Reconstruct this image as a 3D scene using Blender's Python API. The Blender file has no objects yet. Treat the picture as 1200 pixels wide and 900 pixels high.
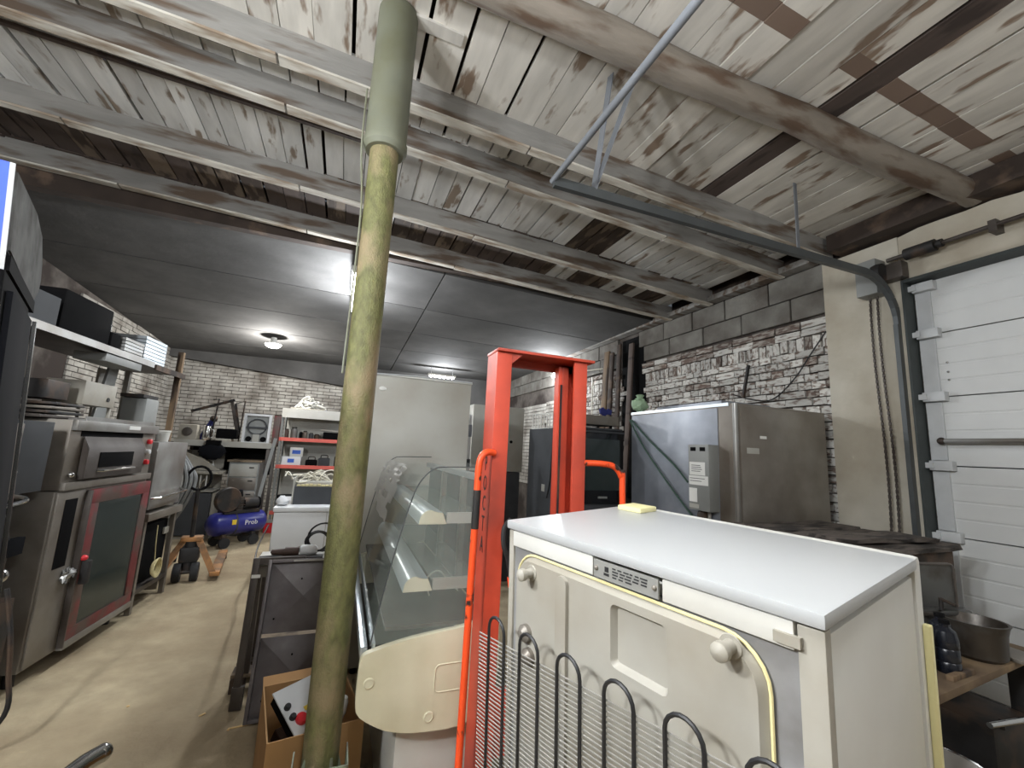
import bpy, bmesh, math, random
from mathutils import Vector as Vec, Matrix as Mat
from math import sin, cos, pi, radians, sqrt, atan2
random.seed(11)
scene = bpy.context.scene
COL = scene.collection

# ------------------------------------------------------------------ camera
F_PX = 499.3
YAW, PITCH, ROLL, H = radians(21.07), radians(8.97), radians(2.86), 1.6
FWD = Vec((sin(YAW)*cos(PITCH), cos(YAW)*cos(PITCH), sin(PITCH)))
_rt = Vec((cos(YAW), -sin(YAW), 0)); _up = _rt.cross(FWD)
RT = cos(ROLL)*_rt + sin(ROLL)*_up
UP = -sin(ROLL)*_rt + cos(ROLL)*_up
EYE = Vec((0, 0, H))
cam_data = bpy.data.cameras.new('camera'); cam = bpy.data.objects.new('camera', cam_data); COL.objects.link(cam)
cam_data.sensor_width = 36; cam_data.lens = F_PX/1200*36; cam_data.clip_start = .02
cam.matrix_world = Mat((( RT.x, UP.x, -FWD.x, EYE.x), (RT.y, UP.y, -FWD.y, EYE.y), (RT.z, UP.z, -FWD.z, EYE.z), (0, 0, 0, 1)))
scene.camera = cam

# ------------------------------------------------------------------ world, exposure, lamps' light
world = bpy.data.worlds.new('world'); scene.world = world; world.use_nodes = True
world.node_tree.nodes['Background'].inputs[0].default_value = (.8, .9, 1, 1)
world.node_tree.nodes['Background'].inputs[1].default_value = .05
scene.view_settings.view_transform = 'Standard'; scene.view_settings.look = 'None'
scene.view_settings.gamma = 1; scene.view_settings.use_curve_mapping = False
scene.view_settings.exposure = 1.1

def area(name, loc, power, sx, sy, rot=(0, 0, 0), col=(1, .97, .92), spread=pi):
    l = bpy.data.lights.new(name, 'AREA'); l.shape = 'RECTANGLE'; l.size = sx; l.size_y = sy
    l.energy = power; l.color = col; l.spread = spread
    o = bpy.data.objects.new(name, l); COL.objects.link(o); o.location = loc; o.rotation_euler = rot
    return o
COOL = (.92, .96, 1.0)
def bulb(name, loc, power, col=COOL, r=.05):
    l = bpy.data.lights.new(name, 'POINT'); l.energy = power; l.color = col; l.shadow_soft_size = r
    o = bpy.data.objects.new(name, l); COL.objects.link(o); o.location = loc; return o
# each of these sits right under a lamp body that is built further down
for y in (5.1, 5.9): bulb('tube_lamp_light', (-.05, y, 3.20), 46)
bulb('dome_lamp_light', (-1.37, 8.73, 3.10), 72, (1, .98, .94))
bulb('led_bar_light', (1.97, 9.64, 3.06), 52)
bulb('flood_lamp_light', (3.62, 7.5, 3.10), 55)
for y in (.0, .5): bulb('near_tube_light', (.10, y, 2.66), 13, COOL, .12)
for y in (-2.0, -1.2): bulb('entry_fill_light', (2.2, y, 2.78), 12, (.97, .98, 1))  # added fill from behind the camera, no known lamp there
for y in (.0, .7): bulb('aisle_fill_light', (-1.75, y, 2.66), 84, (.95, .98, 1), .12)  # added fill for the left ceiling and aisle, no known lamp there

# ------------------------------------------------------------------ pixel helpers (a pixel gives a direction, a plane the distance)
def ray(px, py): return (px-600)/F_PX*RT - (py-450)/F_PX*UP + FWD
def atX(px, py, x): d = ray(px, py); return EYE + d*(x/d.x)
def atY(px, py, y): d = ray(px, py); return EYE + d*(y/d.y)
def atZ(px, py, z): d = ray(px, py); return EYE + d*((z-H)/d.z)
def pix(p):
    d = Vec(p)-EYE; k = d.dot(FWD)
    return 600+F_PX*d.dot(RT)/k, 450-F_PX*d.dot(UP)/k

# ------------------------------------------------------------------ materials
def lin(c):
    return tuple(((v/255)/12.92 if v <= 10.3 else (((v/255)+.055)/1.055)**2.4) for v in c)+(1,)
MATS = {}
def mat(name, col, rough=.55, metal=0., var=.12, scale=6., dirt=None, damt=.5, dscale=3., bump=0., stretch=(1, 1, 1), rand=0., spec=.5, dsharp=.12, coat=0.):
    m = bpy.data.materials.new(name); m.use_nodes = True; MATS[name] = m
    nt = m.node_tree; N = nt.nodes; L = nt.links
    b = N['Principled BSDF']
    b.inputs['Roughness'].default_value = rough; b.inputs['Metallic'].default_value = metal
    b.inputs['Specular IOR Level'].default_value = spec; b.inputs['Coat Weight'].default_value = coat
    c = lin(col)
    tc = N.new('ShaderNodeTexCoord'); mp = N.new('ShaderNodeMapping'); mp.inputs['Scale'].default_value = stretch
    L.new(tc.outputs['Object'], mp.inputs['Vector'])
    oi = N.new('ShaderNodeObjectInfo')
    w = N.new('ShaderNodeMath'); w.operation = 'MULTIPLY'; w.inputs[1].default_value = 37.
    L.new(oi.outputs['Random'], w.inputs[0])
    def noise(s, det=5):
        n = N.new('ShaderNodeTexNoise'); n.noise_dimensions = '4D'; n.inputs['Scale'].default_value = s; n.inputs['Detail'].default_value = det
        L.new(mp.outputs[0], n.inputs['Vector']); L.new(w.outputs[0], n.inputs['W']); return n
    n1 = noise(scale)
    r1 = N.new('ShaderNodeValToRGB')
    r1.color_ramp.elements[0].position = .3; r1.color_ramp.elements[1].position = .7
    r1.color_ramp.elements[0].color = tuple(x*(1-var) for x in c[:3])+(1,)
    r1.color_ramp.elements[1].color = tuple(min(1, x*(1+var)) for x in c[:3])+(1,)
    L.new(n1.outputs['Fac'], r1.inputs['Fac']); out = r1.outputs['Color']
    if dirt is not None:
        n2 = noise(dscale, 8)
        r2 = N.new('ShaderNodeValToRGB'); t = 1-damt
        t = .3+.4*t
        r2.color_ramp.elements[0].position = max(0, t-dsharp/2); r2.color_ramp.elements[1].position = min(1, t+dsharp/2)
        L.new(n2.outputs['Fac'], r2.inputs['Fac'])
        mx = N.new('ShaderNodeMix'); mx.data_type = 'RGBA'; L.new(r2.outputs['Color'], mx.inputs['Factor'])
        L.new(out, mx.inputs['A']); mx.inputs['B'].default_value = lin(dirt); out = mx.outputs['Result']
    if rand:
        hs = N.new('ShaderNodeHueSaturation'); mr = N.new('ShaderNodeMapRange')
        mr.inputs['To Min'].default_value = 1-rand; mr.inputs['To Max'].default_value = 1+rand*.5
        L.new(oi.outputs['Random'], mr.inputs['Value']); L.new(mr.outputs[0], hs.inputs['Value']); L.new(out, hs.inputs['Color']); out = hs.outputs['Color']
    L.new(out, b.inputs['Base Color'])
    if bump:
        n3 = noise(scale*4, 6); bp = N.new('ShaderNodeBump'); bp.inputs['Strength'].default_value = bump; bp.inputs['Distance'].default_value = .02
        L.new(n3.outputs['Fac'], bp.inputs['Height']); L.new(bp.outputs[0], b.inputs['Normal'])
    return m
def emit(name, col, s):
    m = bpy.data.materials.new(name); m.use_nodes = True; b = m.node_tree.nodes['Principled BSDF']
    b.inputs['Base Color'].default_value = lin(col); b.inputs['Emission Color'].default_value = lin(col); b.inputs['Emission Strength'].default_value = s
    MATS[name] = m; return m
def glass(name, col=(225, 235, 230), alpha=.16, rough=.05):
    m = bpy.data.materials.new(name); m.use_nodes = True; nt = m.node_tree; b = nt.nodes['Principled BSDF']
    b.inputs['Base Color'].default_value = lin(col); b.inputs['Roughness'].default_value = rough; b.inputs['Alpha'].default_value = alpha
    MATS[name] = m; return m

mat('floor', (174, 160, 132), .92, var=.14, scale=9, dirt=(138, 122, 97), damt=.5, dscale=1.6, dsharp=.35, bump=.35)
mat('plaster', (186, 181, 168), .85, var=.06, scale=4, dirt=(150, 140, 122), damt=.35, dscale=2.2, dsharp=.4, bump=.15)
mat('mortar', (86, 80, 75), .95, var=.3, scale=9, dirt=(50, 42, 38), damt=.5, dscale=2.)
mat('brick_white', (202, 200, 194), .9, var=.14, scale=5, dirt=(120, 104, 94), damt=.36, dscale=2.5, rand=.3, bump=.3)
mat('brick_bare', (106, 90, 82), .95, var=.3, scale=5, dirt=(160, 154, 146), damt=.45, dscale=2.5, rand=.35, bump=.3)
mat('brick_far', (170, 167, 160), .9, var=.22, scale=6, dirt=(92, 84, 76), damt=.35, dscale=2.5, dsharp=.3)
mat('block', (118, 116, 110), .95, var=.15, scale=8, dirt=(82, 76, 70), damt=.45, dscale=3, dsharp=.3, rand=.15, bump=.3)
mat('slab', (84, 83, 82), .9, var=.25, scale=2.5, dirt=(50, 49, 48), damt=.5, dscale=.9, dsharp=.35, bump=.2)
mat('dark_wood', (58, 48, 42), .9, var=.3, scale=5, dirt=(92, 76, 64), damt=.3, dscale=6, stretch=(1, 1, 1))
mat('joist_wood', (132, 130, 126), .85, var=.16, scale=5, dirt=(92, 78, 66), damt=.36, dscale=4, stretch=(.5, 3, 3), rand=.1, bump=.2)
mat('log_wood', (128, 120, 110), .85, var=.15, scale=6, dirt=(92, 74, 60), damt=.4, dscale=5, stretch=(.5, 2, 2), bump=.3)
mat('steel', (158, 159, 158), .36, .45, var=.12, scale=4, dirt=(112, 106, 98), damt=.5, dscale=2.5, dsharp=.35)
mat('steel_dull', (140, 136, 129), .42, .3, var=.18, scale=4, dirt=(98, 89, 79), damt=.5, dscale=2.2, dsharp=.35)
mat('steel_dark', (92, 87, 83), .42, .35, var=.25, scale=4, dirt=(58, 50, 45), damt=.5, dscale=3, dsharp=.35)
mat('steel_blue', (146, 151, 160), .42, .35, var=.14, scale=5, dirt=(112, 116, 124), damt=.5, dscale=3, dsharp=.4)
mat('chrome', (205, 206, 206), .15, 1., var=.04)
mat('iron', (44, 43, 43), .55, .2, var=.3, scale=8, dirt=(76, 62, 52), damt=.4, dscale=6, spec=.35)
mat('black', (13, 13, 14), .9, var=.2, spec=.1)
mat('black_gloss', (18, 19, 22), .12, var=.1)
mat('rubber', (34, 34, 35), .8, var=.2)
mat('dark_grey', (66, 68, 71), .7, var=.15, scale=4, spec=.25)
mat('mid_grey', (126, 128, 126), .5, var=.06)
mat('light_grey', (172, 172, 166), .5, var=.04, dirt=(138, 132, 120), damt=.3, dscale=3, dsharp=.5)
mat('white', (212, 213, 210), .4, var=.04, scale=3, dirt=(184, 181, 172), damt=.45, dscale=2.5, dsharp=.5)
mat('white_bright', (208, 210, 212), .35, var=.03, scale=3)
mat('off_white', (164, 161, 152), .5, var=.08, dirt=(138, 131, 117), damt=.45, dscale=6, dsharp=.35)
mat('cream', (218, 215, 190), .4, var=.04, dirt=(196, 190, 160), damt=.4, dscale=4, dsharp=.4)
mat('cream_rim', (226, 214, 160), .45, var=.05)
mat('yellow_plastic', (226, 219, 166), .4, var=.05)
mat('grey_foil', (150, 151, 153), .45, .1, var=.18, scale=12, dirt=(116, 114, 112), damt=.5, dscale=8, dsharp=.3)
mat('red_paint', (198, 70, 46), .5, var=.14, scale=6, dirt=(146, 58, 44), damt=.48, dscale=4, dsharp=.35)
mat('orange_paint', (236, 80, 36), .38, var=.06, dirt=(44, 34, 32), damt=.26, dscale=16, dsharp=.05)
mat('red_frame', (112, 46, 48), .5, var=.25, dirt=(84, 68, 62), damt=.5, dscale=5)
mat('red_shelf', (214, 96, 84), .5, var=.08)
mat('red_plastic', (206, 44, 52), .35, var=.05)
mat('pole_paint', (104, 104, 64), .6, var=.34, scale=45, dirt=(138, 124, 94), damt=.36, dscale=9, dsharp=.16, stretch=(1, 1, .5), bump=.4)
mat('pole_upper', (118, 121, 106), .6, var=.12, scale=12, dirt=(98, 98, 76), damt=.42, dscale=6, dsharp=.4)
mat('green_pale', (138, 150, 128), .6, var=.1, dirt=(100, 96, 78), damt=.4, dscale=8)
mat('cardboard', (176, 136, 90), .85, var=.08, scale=5)
mat('pallet_wood', (128, 112, 92), .85, var=.2, scale=7, dirt=(70, 58, 48), damt=.4, dscale=5, stretch=(1, 1, 1))
mat('pine', (214, 180, 124), .7, var=.1, stretch=(3, 3, .5))
mat('plank_brown', (112, 92, 70), .85, var=.2, scale=6, dirt=(64, 52, 44), damt=.4, dscale=5, stretch=(3, 3, .5))
mat('rust', (86, 70, 58), .85, var=.35, scale=9, dirt=(48, 42, 38), damt=.5, dscale=5)
mat('debris_wood', (92, 84, 78), .9, var=.3, scale=7, dirt=(50, 45, 42), damt=.5, dscale=5, stretch=(1, 3, 3), bump=.5)
mat('blue_paint', (40, 44, 120), .3, var=.1)
mat('blue_panel', (62, 84, 190), .3, var=.12, scale=3)
mat('blue_cloth', (38, 44, 110), .7, var=.15)
mat('green_bag', (146, 172, 142), .6, var=.1)
mat('green_cable', (30, 66, 50), .5, var=.1)
mat('yellow', (228, 198, 62), .5, var=.05)
mat('sign_blue', (42, 88, 186), .5, var=.05)
mat('jack_orange', (168, 118, 68), .65, var=.25, dirt=(92, 74, 56), damt=.45, dscale=7, dsharp=.3)
mat('cable_white', (212, 208, 194), .5, var=.05)
mat('cable_black', (30, 30, 32), .5, var=.1)
mat('foam', (196, 184, 140), .9, var=.15, scale=30)
mat('ink', (34, 34, 36), .6, var=.05)
mat('paper', (220, 220, 216), .7, var=.04)
mat('alu', (184, 192, 198), .3, .7, var=.05)
mat('tube_cover', (196, 208, 212), .3, .35, var=.04)
mat('door_light', (196, 198, 198), .5, var=.03)
mat('track', (86, 90, 92), .4, .4, var=.12)
mat('galv', (186, 189, 191), .5, .1, var=.1, scale=6)
mat('bottle_dark', (22, 25, 32), .25, var=.3, scale=14)
mat('basin', (92, 92, 90), .4, .5, var=.15, scale=4, dirt=(66, 60, 54), damt=.45, dscale=4)
mat('cooler_side', (20, 21, 25), .9, var=.2, spec=.1)
mat('canopy_grey', (104, 105, 104), .9, var=.22, scale=14, dirt=(76, 75, 73), damt=.42, dscale=9, dsharp=.2, spec=.1)
mat('tray_metal', (116, 112, 114), .42, .3, var=.25, scale=9, dirt=(86, 80, 80), damt=.5, dscale=5, dsharp=.35)
mat('table_ply', (132, 112, 86), .8, var=.25, scale=7, dirt=(82, 66, 52), damt=.45, dscale=4, dsharp=.3)
mat('lid_white', (170, 172, 173), .35, var=.03, scale=3)
mat('galv_dull', (122, 126, 132), .5, .25, var=.15, scale=8)
mat('lath', (196, 192, 182), .85, var=.15, scale=8, dirt=(140, 124, 106), damt=.42, dscale=6, dsharp=.2, stretch=(.6, 3, 3))
mat('seal_dark', (52, 58, 58), .6, var=.15)
mat('wire_metal', (150, 148, 142), .5, .3, var=.1)
mat('plate_grey', (150, 150, 146), .4, .2, var=.1)
mat('hose', (120, 122, 122), .45, .3, var=.15)
mat('brown_leather', (70, 52, 44), .6, var=.2)
glass('case_glass', (190, 204, 196), .24)
glass('film', (236, 238, 238), .42, .3)
glass('door_glass', (50, 60, 58), .82, .12)
glass('white_glass', (216, 222, 222), .55, .3)
emit('lamp_white', (255, 252, 246), 9)
emit('blue_lit', (60, 84, 196), .55)

# planks: whitewash worn through to brown wood, bands left bare where battens were
def plank_mat(name, base, stain, amt, band=None):
    m = bpy.data.materials.new(name); m.use_nodes = True; MATS[name] = m
    nt = m.node_tree; N = nt.nodes; L = nt.links; b = N['Principled BSDF']; b.inputs['Roughness'].default_value = .85
    tc = N.new('ShaderNodeTexCoord'); oi = N.new('ShaderNodeObjectInfo')
    w = N.new('ShaderNodeMath'); w.operation = 'MULTIPLY'; w.inputs[1].default_value = 53.; L.new(oi.outputs['Random'], w.inputs[0])
    def noise(st, s, det):
        mp = N.new('ShaderNodeMapping'); mp.inputs['Scale'].default_value = st; L.new(tc.outputs['Object'], mp.inputs['Vector'])
        n = N.new('ShaderNodeTexNoise'); n.noise_dimensions = '4D'; n.inputs['Scale'].default_value = s; n.inputs['Detail'].default_value = det
        L.new(mp.outputs[0], n.inputs['Vector']); L.new(w.outputs[0], n.inputs['W']); return n.outputs['Fac']
    def ramp(f, p0, p1, c0=(0, 0, 0, 1), c1=(1, 1, 1, 1)):
        r = N.new('ShaderNodeValToRGB'); e = r.color_ramp.elements; e[0].position = p0; e[1].position = p1; e[0].color = c0; e[1].color = c1
        L.new(f, r.inputs['Fac']); return r.outputs['Color']
    c = lin(base)
    paint = ramp(noise((3, .6, 1), 4, 6), .3, .7, tuple(x*.78 for x in c[:3])+(1,), tuple(min(1, x*1.1) for x in c[:3])+(1,))
    mask = ramp(noise((1.6, .45, 1), 7, 4), 1-amt-.05, 1-amt+.02)
    mx = N.new('ShaderNodeMix'); mx.data_type = 'RGBA'; L.new(mask, mx.inputs['Factor']); L.new(paint, mx.inputs['A']); mx.inputs['B'].default_value = lin(stain)
    out = mx.outputs['Result']
    if band:
        sx = N.new('ShaderNodeSeparateXYZ'); L.new(tc.outputs['Object'], sx.inputs[0])
        prev = None
        for op, val in (('GREATER_THAN', band[0]), ('LESS_THAN', band[1])):
            k = N.new('ShaderNodeMath'); k.operation = op; L.new(sx.outputs['Y'], k.inputs[0]); k.inputs[1].default_value = val
            if prev is None: prev = k.outputs[0]
            else:
                mu = N.new('ShaderNodeMath'); mu.operation = 'MULTIPLY'; L.new(prev, mu.inputs[0]); L.new(k.outputs[0], mu.inputs[1]); prev = mu.outputs[0]
        g = N.new('ShaderNodeMath'); g.operation = 'GREATER_THAN'; L.new(oi.outputs['Random'], g.inputs[0]); g.inputs[1].default_value = .12
        mu = N.new('ShaderNodeMath'); mu.operation = 'MULTIPLY'; L.new(prev, mu.inputs[0]); L.new(g.outputs[0], mu.inputs[1])
        m2 = N.new('ShaderNodeMix'); m2.data_type = 'RGBA'; L.new(mu.outputs[0], m2.inputs['Factor']); L.new(out, m2.inputs['A']); m2.inputs['B'].default_value = lin((118, 100, 88)); out = m2.outputs['Result']
    hs = N.new('ShaderNodeHueSaturation'); mr = N.new('ShaderNodeMapRange'); mr.inputs['To Min'].default_value = .8; mr.inputs['To Max'].default_value = 1.08
    L.new(oi.outputs['Random'], mr.inputs['Value']); L.new(mr.outputs[0], hs.inputs['Value']); L.new(out, hs.inputs['Color'])
    L.new(hs.outputs['Color'], b.inputs['Base Color'])
plank_mat('plank', (222, 222, 220), (142, 128, 114), .36)
plank_mat('plank_front', (212, 208, 200), (136, 118, 102), .38, (1.14, 1.24))
plank_mat('plank_dark', (112, 98, 84), (66, 54, 46), .5)
plank_mat('plank_bare', (84, 72, 66), (60, 50, 46), .4)

# ------------------------------------------------------------------ mesh builder
class MB:
    def __init__(self): self.bm = bmesh.new()
    def _bev(self, verts, bev, seg=2):
        if bev > 0:
            es = list({e for v in verts for e in v.link_edges})
            bmesh.ops.bevel(self.bm, geom=es, offset=bev, segments=seg, affect='EDGES', profile=.6)
    def box(self, x0, x1, y0, y1, z0, z1, bev=0., seg=2, mtx=None):
        vs = [self.bm.verts.new((x, y, z)) for x in (x0, x1) for y in (y0, y1) for z in (z0, z1)]
        if mtx is not None:
            for v in vs: v.co = mtx @ v.co
        for f in ((0, 1, 3, 2), (4, 6, 7, 5), (0, 4, 5, 1), (2, 3, 7, 6), (0, 2, 6, 4), (1, 5, 7, 3)):
            self.bm.faces.new([vs[i] for i in f])
        self._bev(vs, bev, seg); return self
    def bar(self, p0, p1, w, d, up=(0, 0, 1), bev=0.):
        p0 = Vec(p0); p1 = Vec(p1); z = (p1-p0); L = z.length; z.normalize(); u = Vec(up)
        if abs(z.dot(u)) > .95: u = Vec((0, 1, 0))
        x = u.cross(z).normalized(); y = z.cross(x)
        m = Mat(((x.x, y.x, z.x, p0.x), (x.y, y.y, z.y, p0.y), (x.z, y.z, z.z, p0.z), (0, 0, 0, 1)))
        return self.box(-w/2, w/2, -d/2, d/2, 0, L, bev, 1, m)
    def cyl(self, p0, p1, r0, r1=None, n=14, cap=True):
        p0 = Vec(p0); p1 = Vec(p1); r1 = r0 if r1 is None else r1
        z = (p1-p0).normalized(); u = Vec((0, 0, 1)) if abs(z.z) < .9 else Vec((1, 0, 0)); x = u.cross(z).normalized(); y = z.cross(x)
        a = [self.bm.verts.new(p0+(x*cos(t)+y*sin(t))*r0) for t in (2*pi*i/n for i in range(n))]
        b = [self.bm.verts.new(p1+(x*cos(t)+y*sin(t))*r1) for t in (2*pi*i/n for i in range(n))]
        for i in range(n): self.bm.faces.new((a[i], a[(i+1) % n], b[(i+1) % n], b[i]))
        if cap: self.bm.faces.new(a[::-1]); self.bm.faces.new(b)
        return self
    def tube(self, pts, r, n=8, closed=False):
        pts = [Vec(p) for p in pts]; k = len(pts); rings = []
        prevx = None
        for i, p in enumerate(pts):
            if closed: t = pts[(i+1) % k]-pts[i-1]
            else: t = pts[min(i+1, k-1)]-pts[max(i-1, 0)]
            t.normalize()
            if prevx is None:
                u = Vec((0, 0, 1)) if abs(t.z) < .9 else Vec((1, 0, 0)); x = u.cross(t).normalized()
            else:
                x = (prevx-t*prevx.dot(t)).normalized()
            prevx = x; y = t.cross(x)
            rr = r[i] if isinstance(r, (list, tuple)) else r
            rings.append([self.bm.verts.new(p+(x*cos(a)+y*sin(a))*rr) for a in (2*pi*j/n for j in range(n))])
        m = k if closed else k-1
        for i in range(m):
            a = rings[i]; b = rings[(i+1) % k]
            for j in range(n): self.bm.faces.new((a[j], a[(j+1) % n], b[(j+1) % n], b[j]))
        if not closed: self.bm.faces.new(rings[0][::-1]); self.bm.faces.new(rings[-1])
        return self
    def prism(self, poly, plane, d0, d1, bev=0., mtx=None):
        def P(a, b, d): return {'xz': (a, d, b), 'yz': (d, a, b), 'xy': (a, b, d)}[plane]
        A = [self.bm.verts.new(P(a, b, d0)) for a, b in poly]; B = [self.bm.verts.new(P(a, b, d1)) for a, b in poly]
        if mtx is not None:
            for v in A+B: v.co = mtx @ v.co
        n = len(poly); self.bm.faces.new(A); self.bm.faces.new(B[::-1])
        for i in range(n): self.bm.faces.new((A[i], B[i], B[(i+1) % n], A[(i+1) % n]))
        if bev:
            es = [e for v in A+B for e in v.link_edges if (e.verts[0] in A) == (e.verts[1] in A)]
            bmesh.ops.bevel(self.bm, geom=list(set(es)), offset=bev, segments=2, affect='EDGES')
        return self
    def lathe(self, prof, c=(0, 0, 0), n=20, axis='z', mtx=None):
        rings = []
        for r, h in prof:
            ring = []
            for i in range(n):
                t = 2*pi*i/n; a, b = r*cos(t), r*sin(t)
                p = {'z': (a, b, h), 'x': (h, a, b), 'y': (a, h, b)}[axis]
                p = Vec(p)
                if mtx is not None: p = mtx @ p
                ring.append(self.bm.verts.new(p+Vec(c)))
            rings.append(ring)
        for i in range(len(rings)-1):
            for j in range(n): self.bm.faces.new((rings[i][j], rings[i][(j+1) % n], rings[i+1][(j+1) % n], rings[i+1][j]))
        if prof[0][0] > 1e-5: self.bm.faces.new(rings[0][::-1])
        if prof[-1][0] > 1e-5: self.bm.faces.new(rings[-1])
        return self
    def ball(self, c, r, s=(1, 1, 1), n=12):
        g = bmesh.ops.create_uvsphere(self.bm, u_segments=n, v_segments=max(6, n//2+2), radius=r)
        for v in g['verts']: v.co = Vec((v.co.x*s[0], v.co.y*s[1], v.co.z*s[2]))+Vec(c)
        return self
    def quad(self, *p): self.bm.faces.new([self.bm.verts.new(q) for q in p]); return self
    def build(self, name, m, parent=None, kind=None, smooth=True, off=(0, 0, 0)):
        bmesh.ops.recalc_face_normals(self.bm, faces=self.bm.faces[:])
        if tuple(off) != (0, 0, 0):
            for v in self.bm.verts: v.co -= Vec(off)
        me = bpy.data.meshes.new(name); self.bm.to_mesh(me); self.bm.free()
        if smooth:
            me.polygons.foreach_set('use_smooth', [True]*len(me.polygons)); me.set_sharp_from_angle(angle=radians(38))
        me.materials.append(MATS[m] if isinstance(m, str) else m)
        o = bpy.data.objects.new(name, me); COL.objects.link(o)
        if parent is not None: o.parent = parent
        if kind: o['kind'] = kind
        return o
def link_mesh(name, me, parent, loc=(0, 0, 0), rot=(0, 0, 0)):
    o = bpy.data.objects.new(name, me); COL.objects.link(o); o.parent = parent; o.location = loc; o.rotation_euler = rot; return o
def thing(name, label, cat, loc=(0, 0, 0), rz=0., group=None, kind=None):
    o = bpy.data.objects.new(name, None); COL.objects.link(o); o.location = loc; o.rotation_euler = (0, 0, rz); o.empty_display_size = .1
    o['label'] = label; o['category'] = cat
    if group: o['group'] = group
    if kind: o['kind'] = kind
    return o
def tag(o, label, cat, group=None):
    o['label'] = label; o['category'] = cat
    if group: o['group'] = group
    return o
def struct(o, label=None, cat=None):
    o['kind'] = 'structure'
    if label: o['label'] = label; o['category'] = cat
    return o
def rrect(x0, x1, z0, z1, r, n=5):
    out = []
    for cx, cz, a0 in ((x1-r, z1-r, 0), (x0+r, z1-r, 90), (x0+r, z0+r, 180), (x1-r, z0+r, 270)):
        for i in range(n+1):
            a = radians(a0+90*i/n); out.append((cx+r*cos(a), cz+r*sin(a)))
    return out
def text(s, size, m, parent, loc, rot, name='lettering', ext=.0006, sx=1.):
    cu = bpy.data.curves.new(name, 'FONT'); cu.body = s; cu.size = size; cu.extrude = ext; cu.resolution_u = 2
    cu.align_x = 'CENTER'; cu.align_y = 'CENTER'
    tmp = bpy.data.objects.new(name, cu); COL.objects.link(tmp)
    dg = bpy.context.evaluated_depsgraph_get(); me = bpy.data.meshes.new_from_object(tmp.evaluated_get(dg)); bpy.data.objects.remove(tmp)
    me.materials.clear(); me.materials.append(MATS[m])
    o = bpy.data.objects.new(name, me); COL.objects.link(o); o.parent = parent; o.location = loc; o.rotation_euler = rot; o.scale = (sx, 1, 1); return o
def smooth_path(pts, k=6):
    pts = [Vec(p) for p in pts]; out = []; n = len(pts)
    for i in range(n-1):
        p0, p1, p2, p3 = pts[max(i-1, 0)], pts[i], pts[i+1], pts[min(i+2, n-1)]
        for j in range(k):
            t = j/k; out.append(.5*((2*p1)+(p2-p0)*t+(2*p0-5*p1+4*p2-p3)*t*t+(3*p1-p0-3*p2+p3)*t**3))
    out.append(pts[-1]); return out

# ================================================================== STRUCTURE
def roof(x): return 3.62+.045*(4-x)
XL, XR, YB, YF = -3.55, 4.02, 10.9, -4.6
struct(MB().box(XL-.2, XR+.4, YF-.2, YB+.2, -.12, 0).build('floor', 'floor'))
struct(MB().box(XL-.2, XL, YF-.2, YB+.2, 0, 4.2).build('wall_left', 'mortar'))
struct(MB().box(XL, XR+.3, YF-.2, YF, 0, 4.2).build('wall_front', 'plaster'))
wall_back = struct(MB().box(XL, XR, YB, YB+.2, 0, 3.9).build('wall_back', 'mortar'))
wall_right = struct(MB().box(XR, XR+.3, 2.3, YB, 0, 3.5).box(XR, XR+.3, YF, -1.65, 0, 3.5).build('wall_right', 'mortar'))
wall_left = bpy.data.objects['wall_left']

# far brickwork (too small to pick apart): one mesh per wall
def brick_field(name, place, u0, u1, z0, z1, parent, m, L=.25, hgt=.065, skip=None):
    mb = MB(); r = 0; z = z0
    while z+hgt < z1:
        u = u0-(r % 2)*.13
        while u < u1:
            if skip is None or not skip(u, z):
                a, b = max(u, u0), min(u+L, u1)
                if b-a > .03:
                    d = random.uniform(.012, .03); mb.box(*place(a, b, z, z+hgt, d))
            u += L+.012
        z += hgt+.012; r += 1
    return mb.build(name, m, parent, 'stuff', smooth=False)
brick_field('brick_courses', lambda a, b, z0, z1, d: (a, b, YB-d, YB+.01, z0, z1), XL, XR, .0, 3.4, wall_back, 'brick_far')
brick_field('brick_courses', lambda a, b, z0, z1, d: (XL-.01, XL+d, a, b, z0, z1), 7.4, YB, 1.0, 3.5, wall_left, 'brick_far')

# right wall: single bricks where they can be told apart
cand = []
z = 1.0; r = 0
while z+.065 < 2.70:
    y = 2.44-(r % 2)*.06
    while y < 8.2:
        L = random.choice((.118, .118, .118, .25))
        a, b = max(y, 2.445), y+L
        if b-a > .04: cand.append((a, b, z, z+.065, 'w' if random.random() < .88 else 'b'))
        y += L+.012
    z += .077; r += 1
y = 2.445
while y < 6.6:                                     # rowlock course: bricks on edge
    cand.append((y, y+.066, 2.69, 2.69+.118, 'w' if random.random() < .8 else 'b')); y += .08
for rr in range(2):                                # bare red-brown courses under the blocks
    y = 2.445
    while y < 6.6:
        cand.append((y, y+.25, 2.82+rr*.08, 2.885+rr*.08, 'b' if random.random() < .6 else 'w')); y += .262
def niche(y): return 5.0 < y < 5.55
def seen(c):
    yc, zc = (c[0]+c[1])/2, (c[2]+c[3])/2
    px, py = pix((XR, yc, zc)); steel_hidden = zc < 2.02 and px < 957
    return not steel_hidden and not (px < 955 and py > 492)
cand = [c for c in cand if not niche((c[0]+c[1])/2)]
vis = sorted([c for c in cand if seen(c)], key=lambda c: c[0])[:300]
visset = set(vis)
BM = {}
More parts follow.
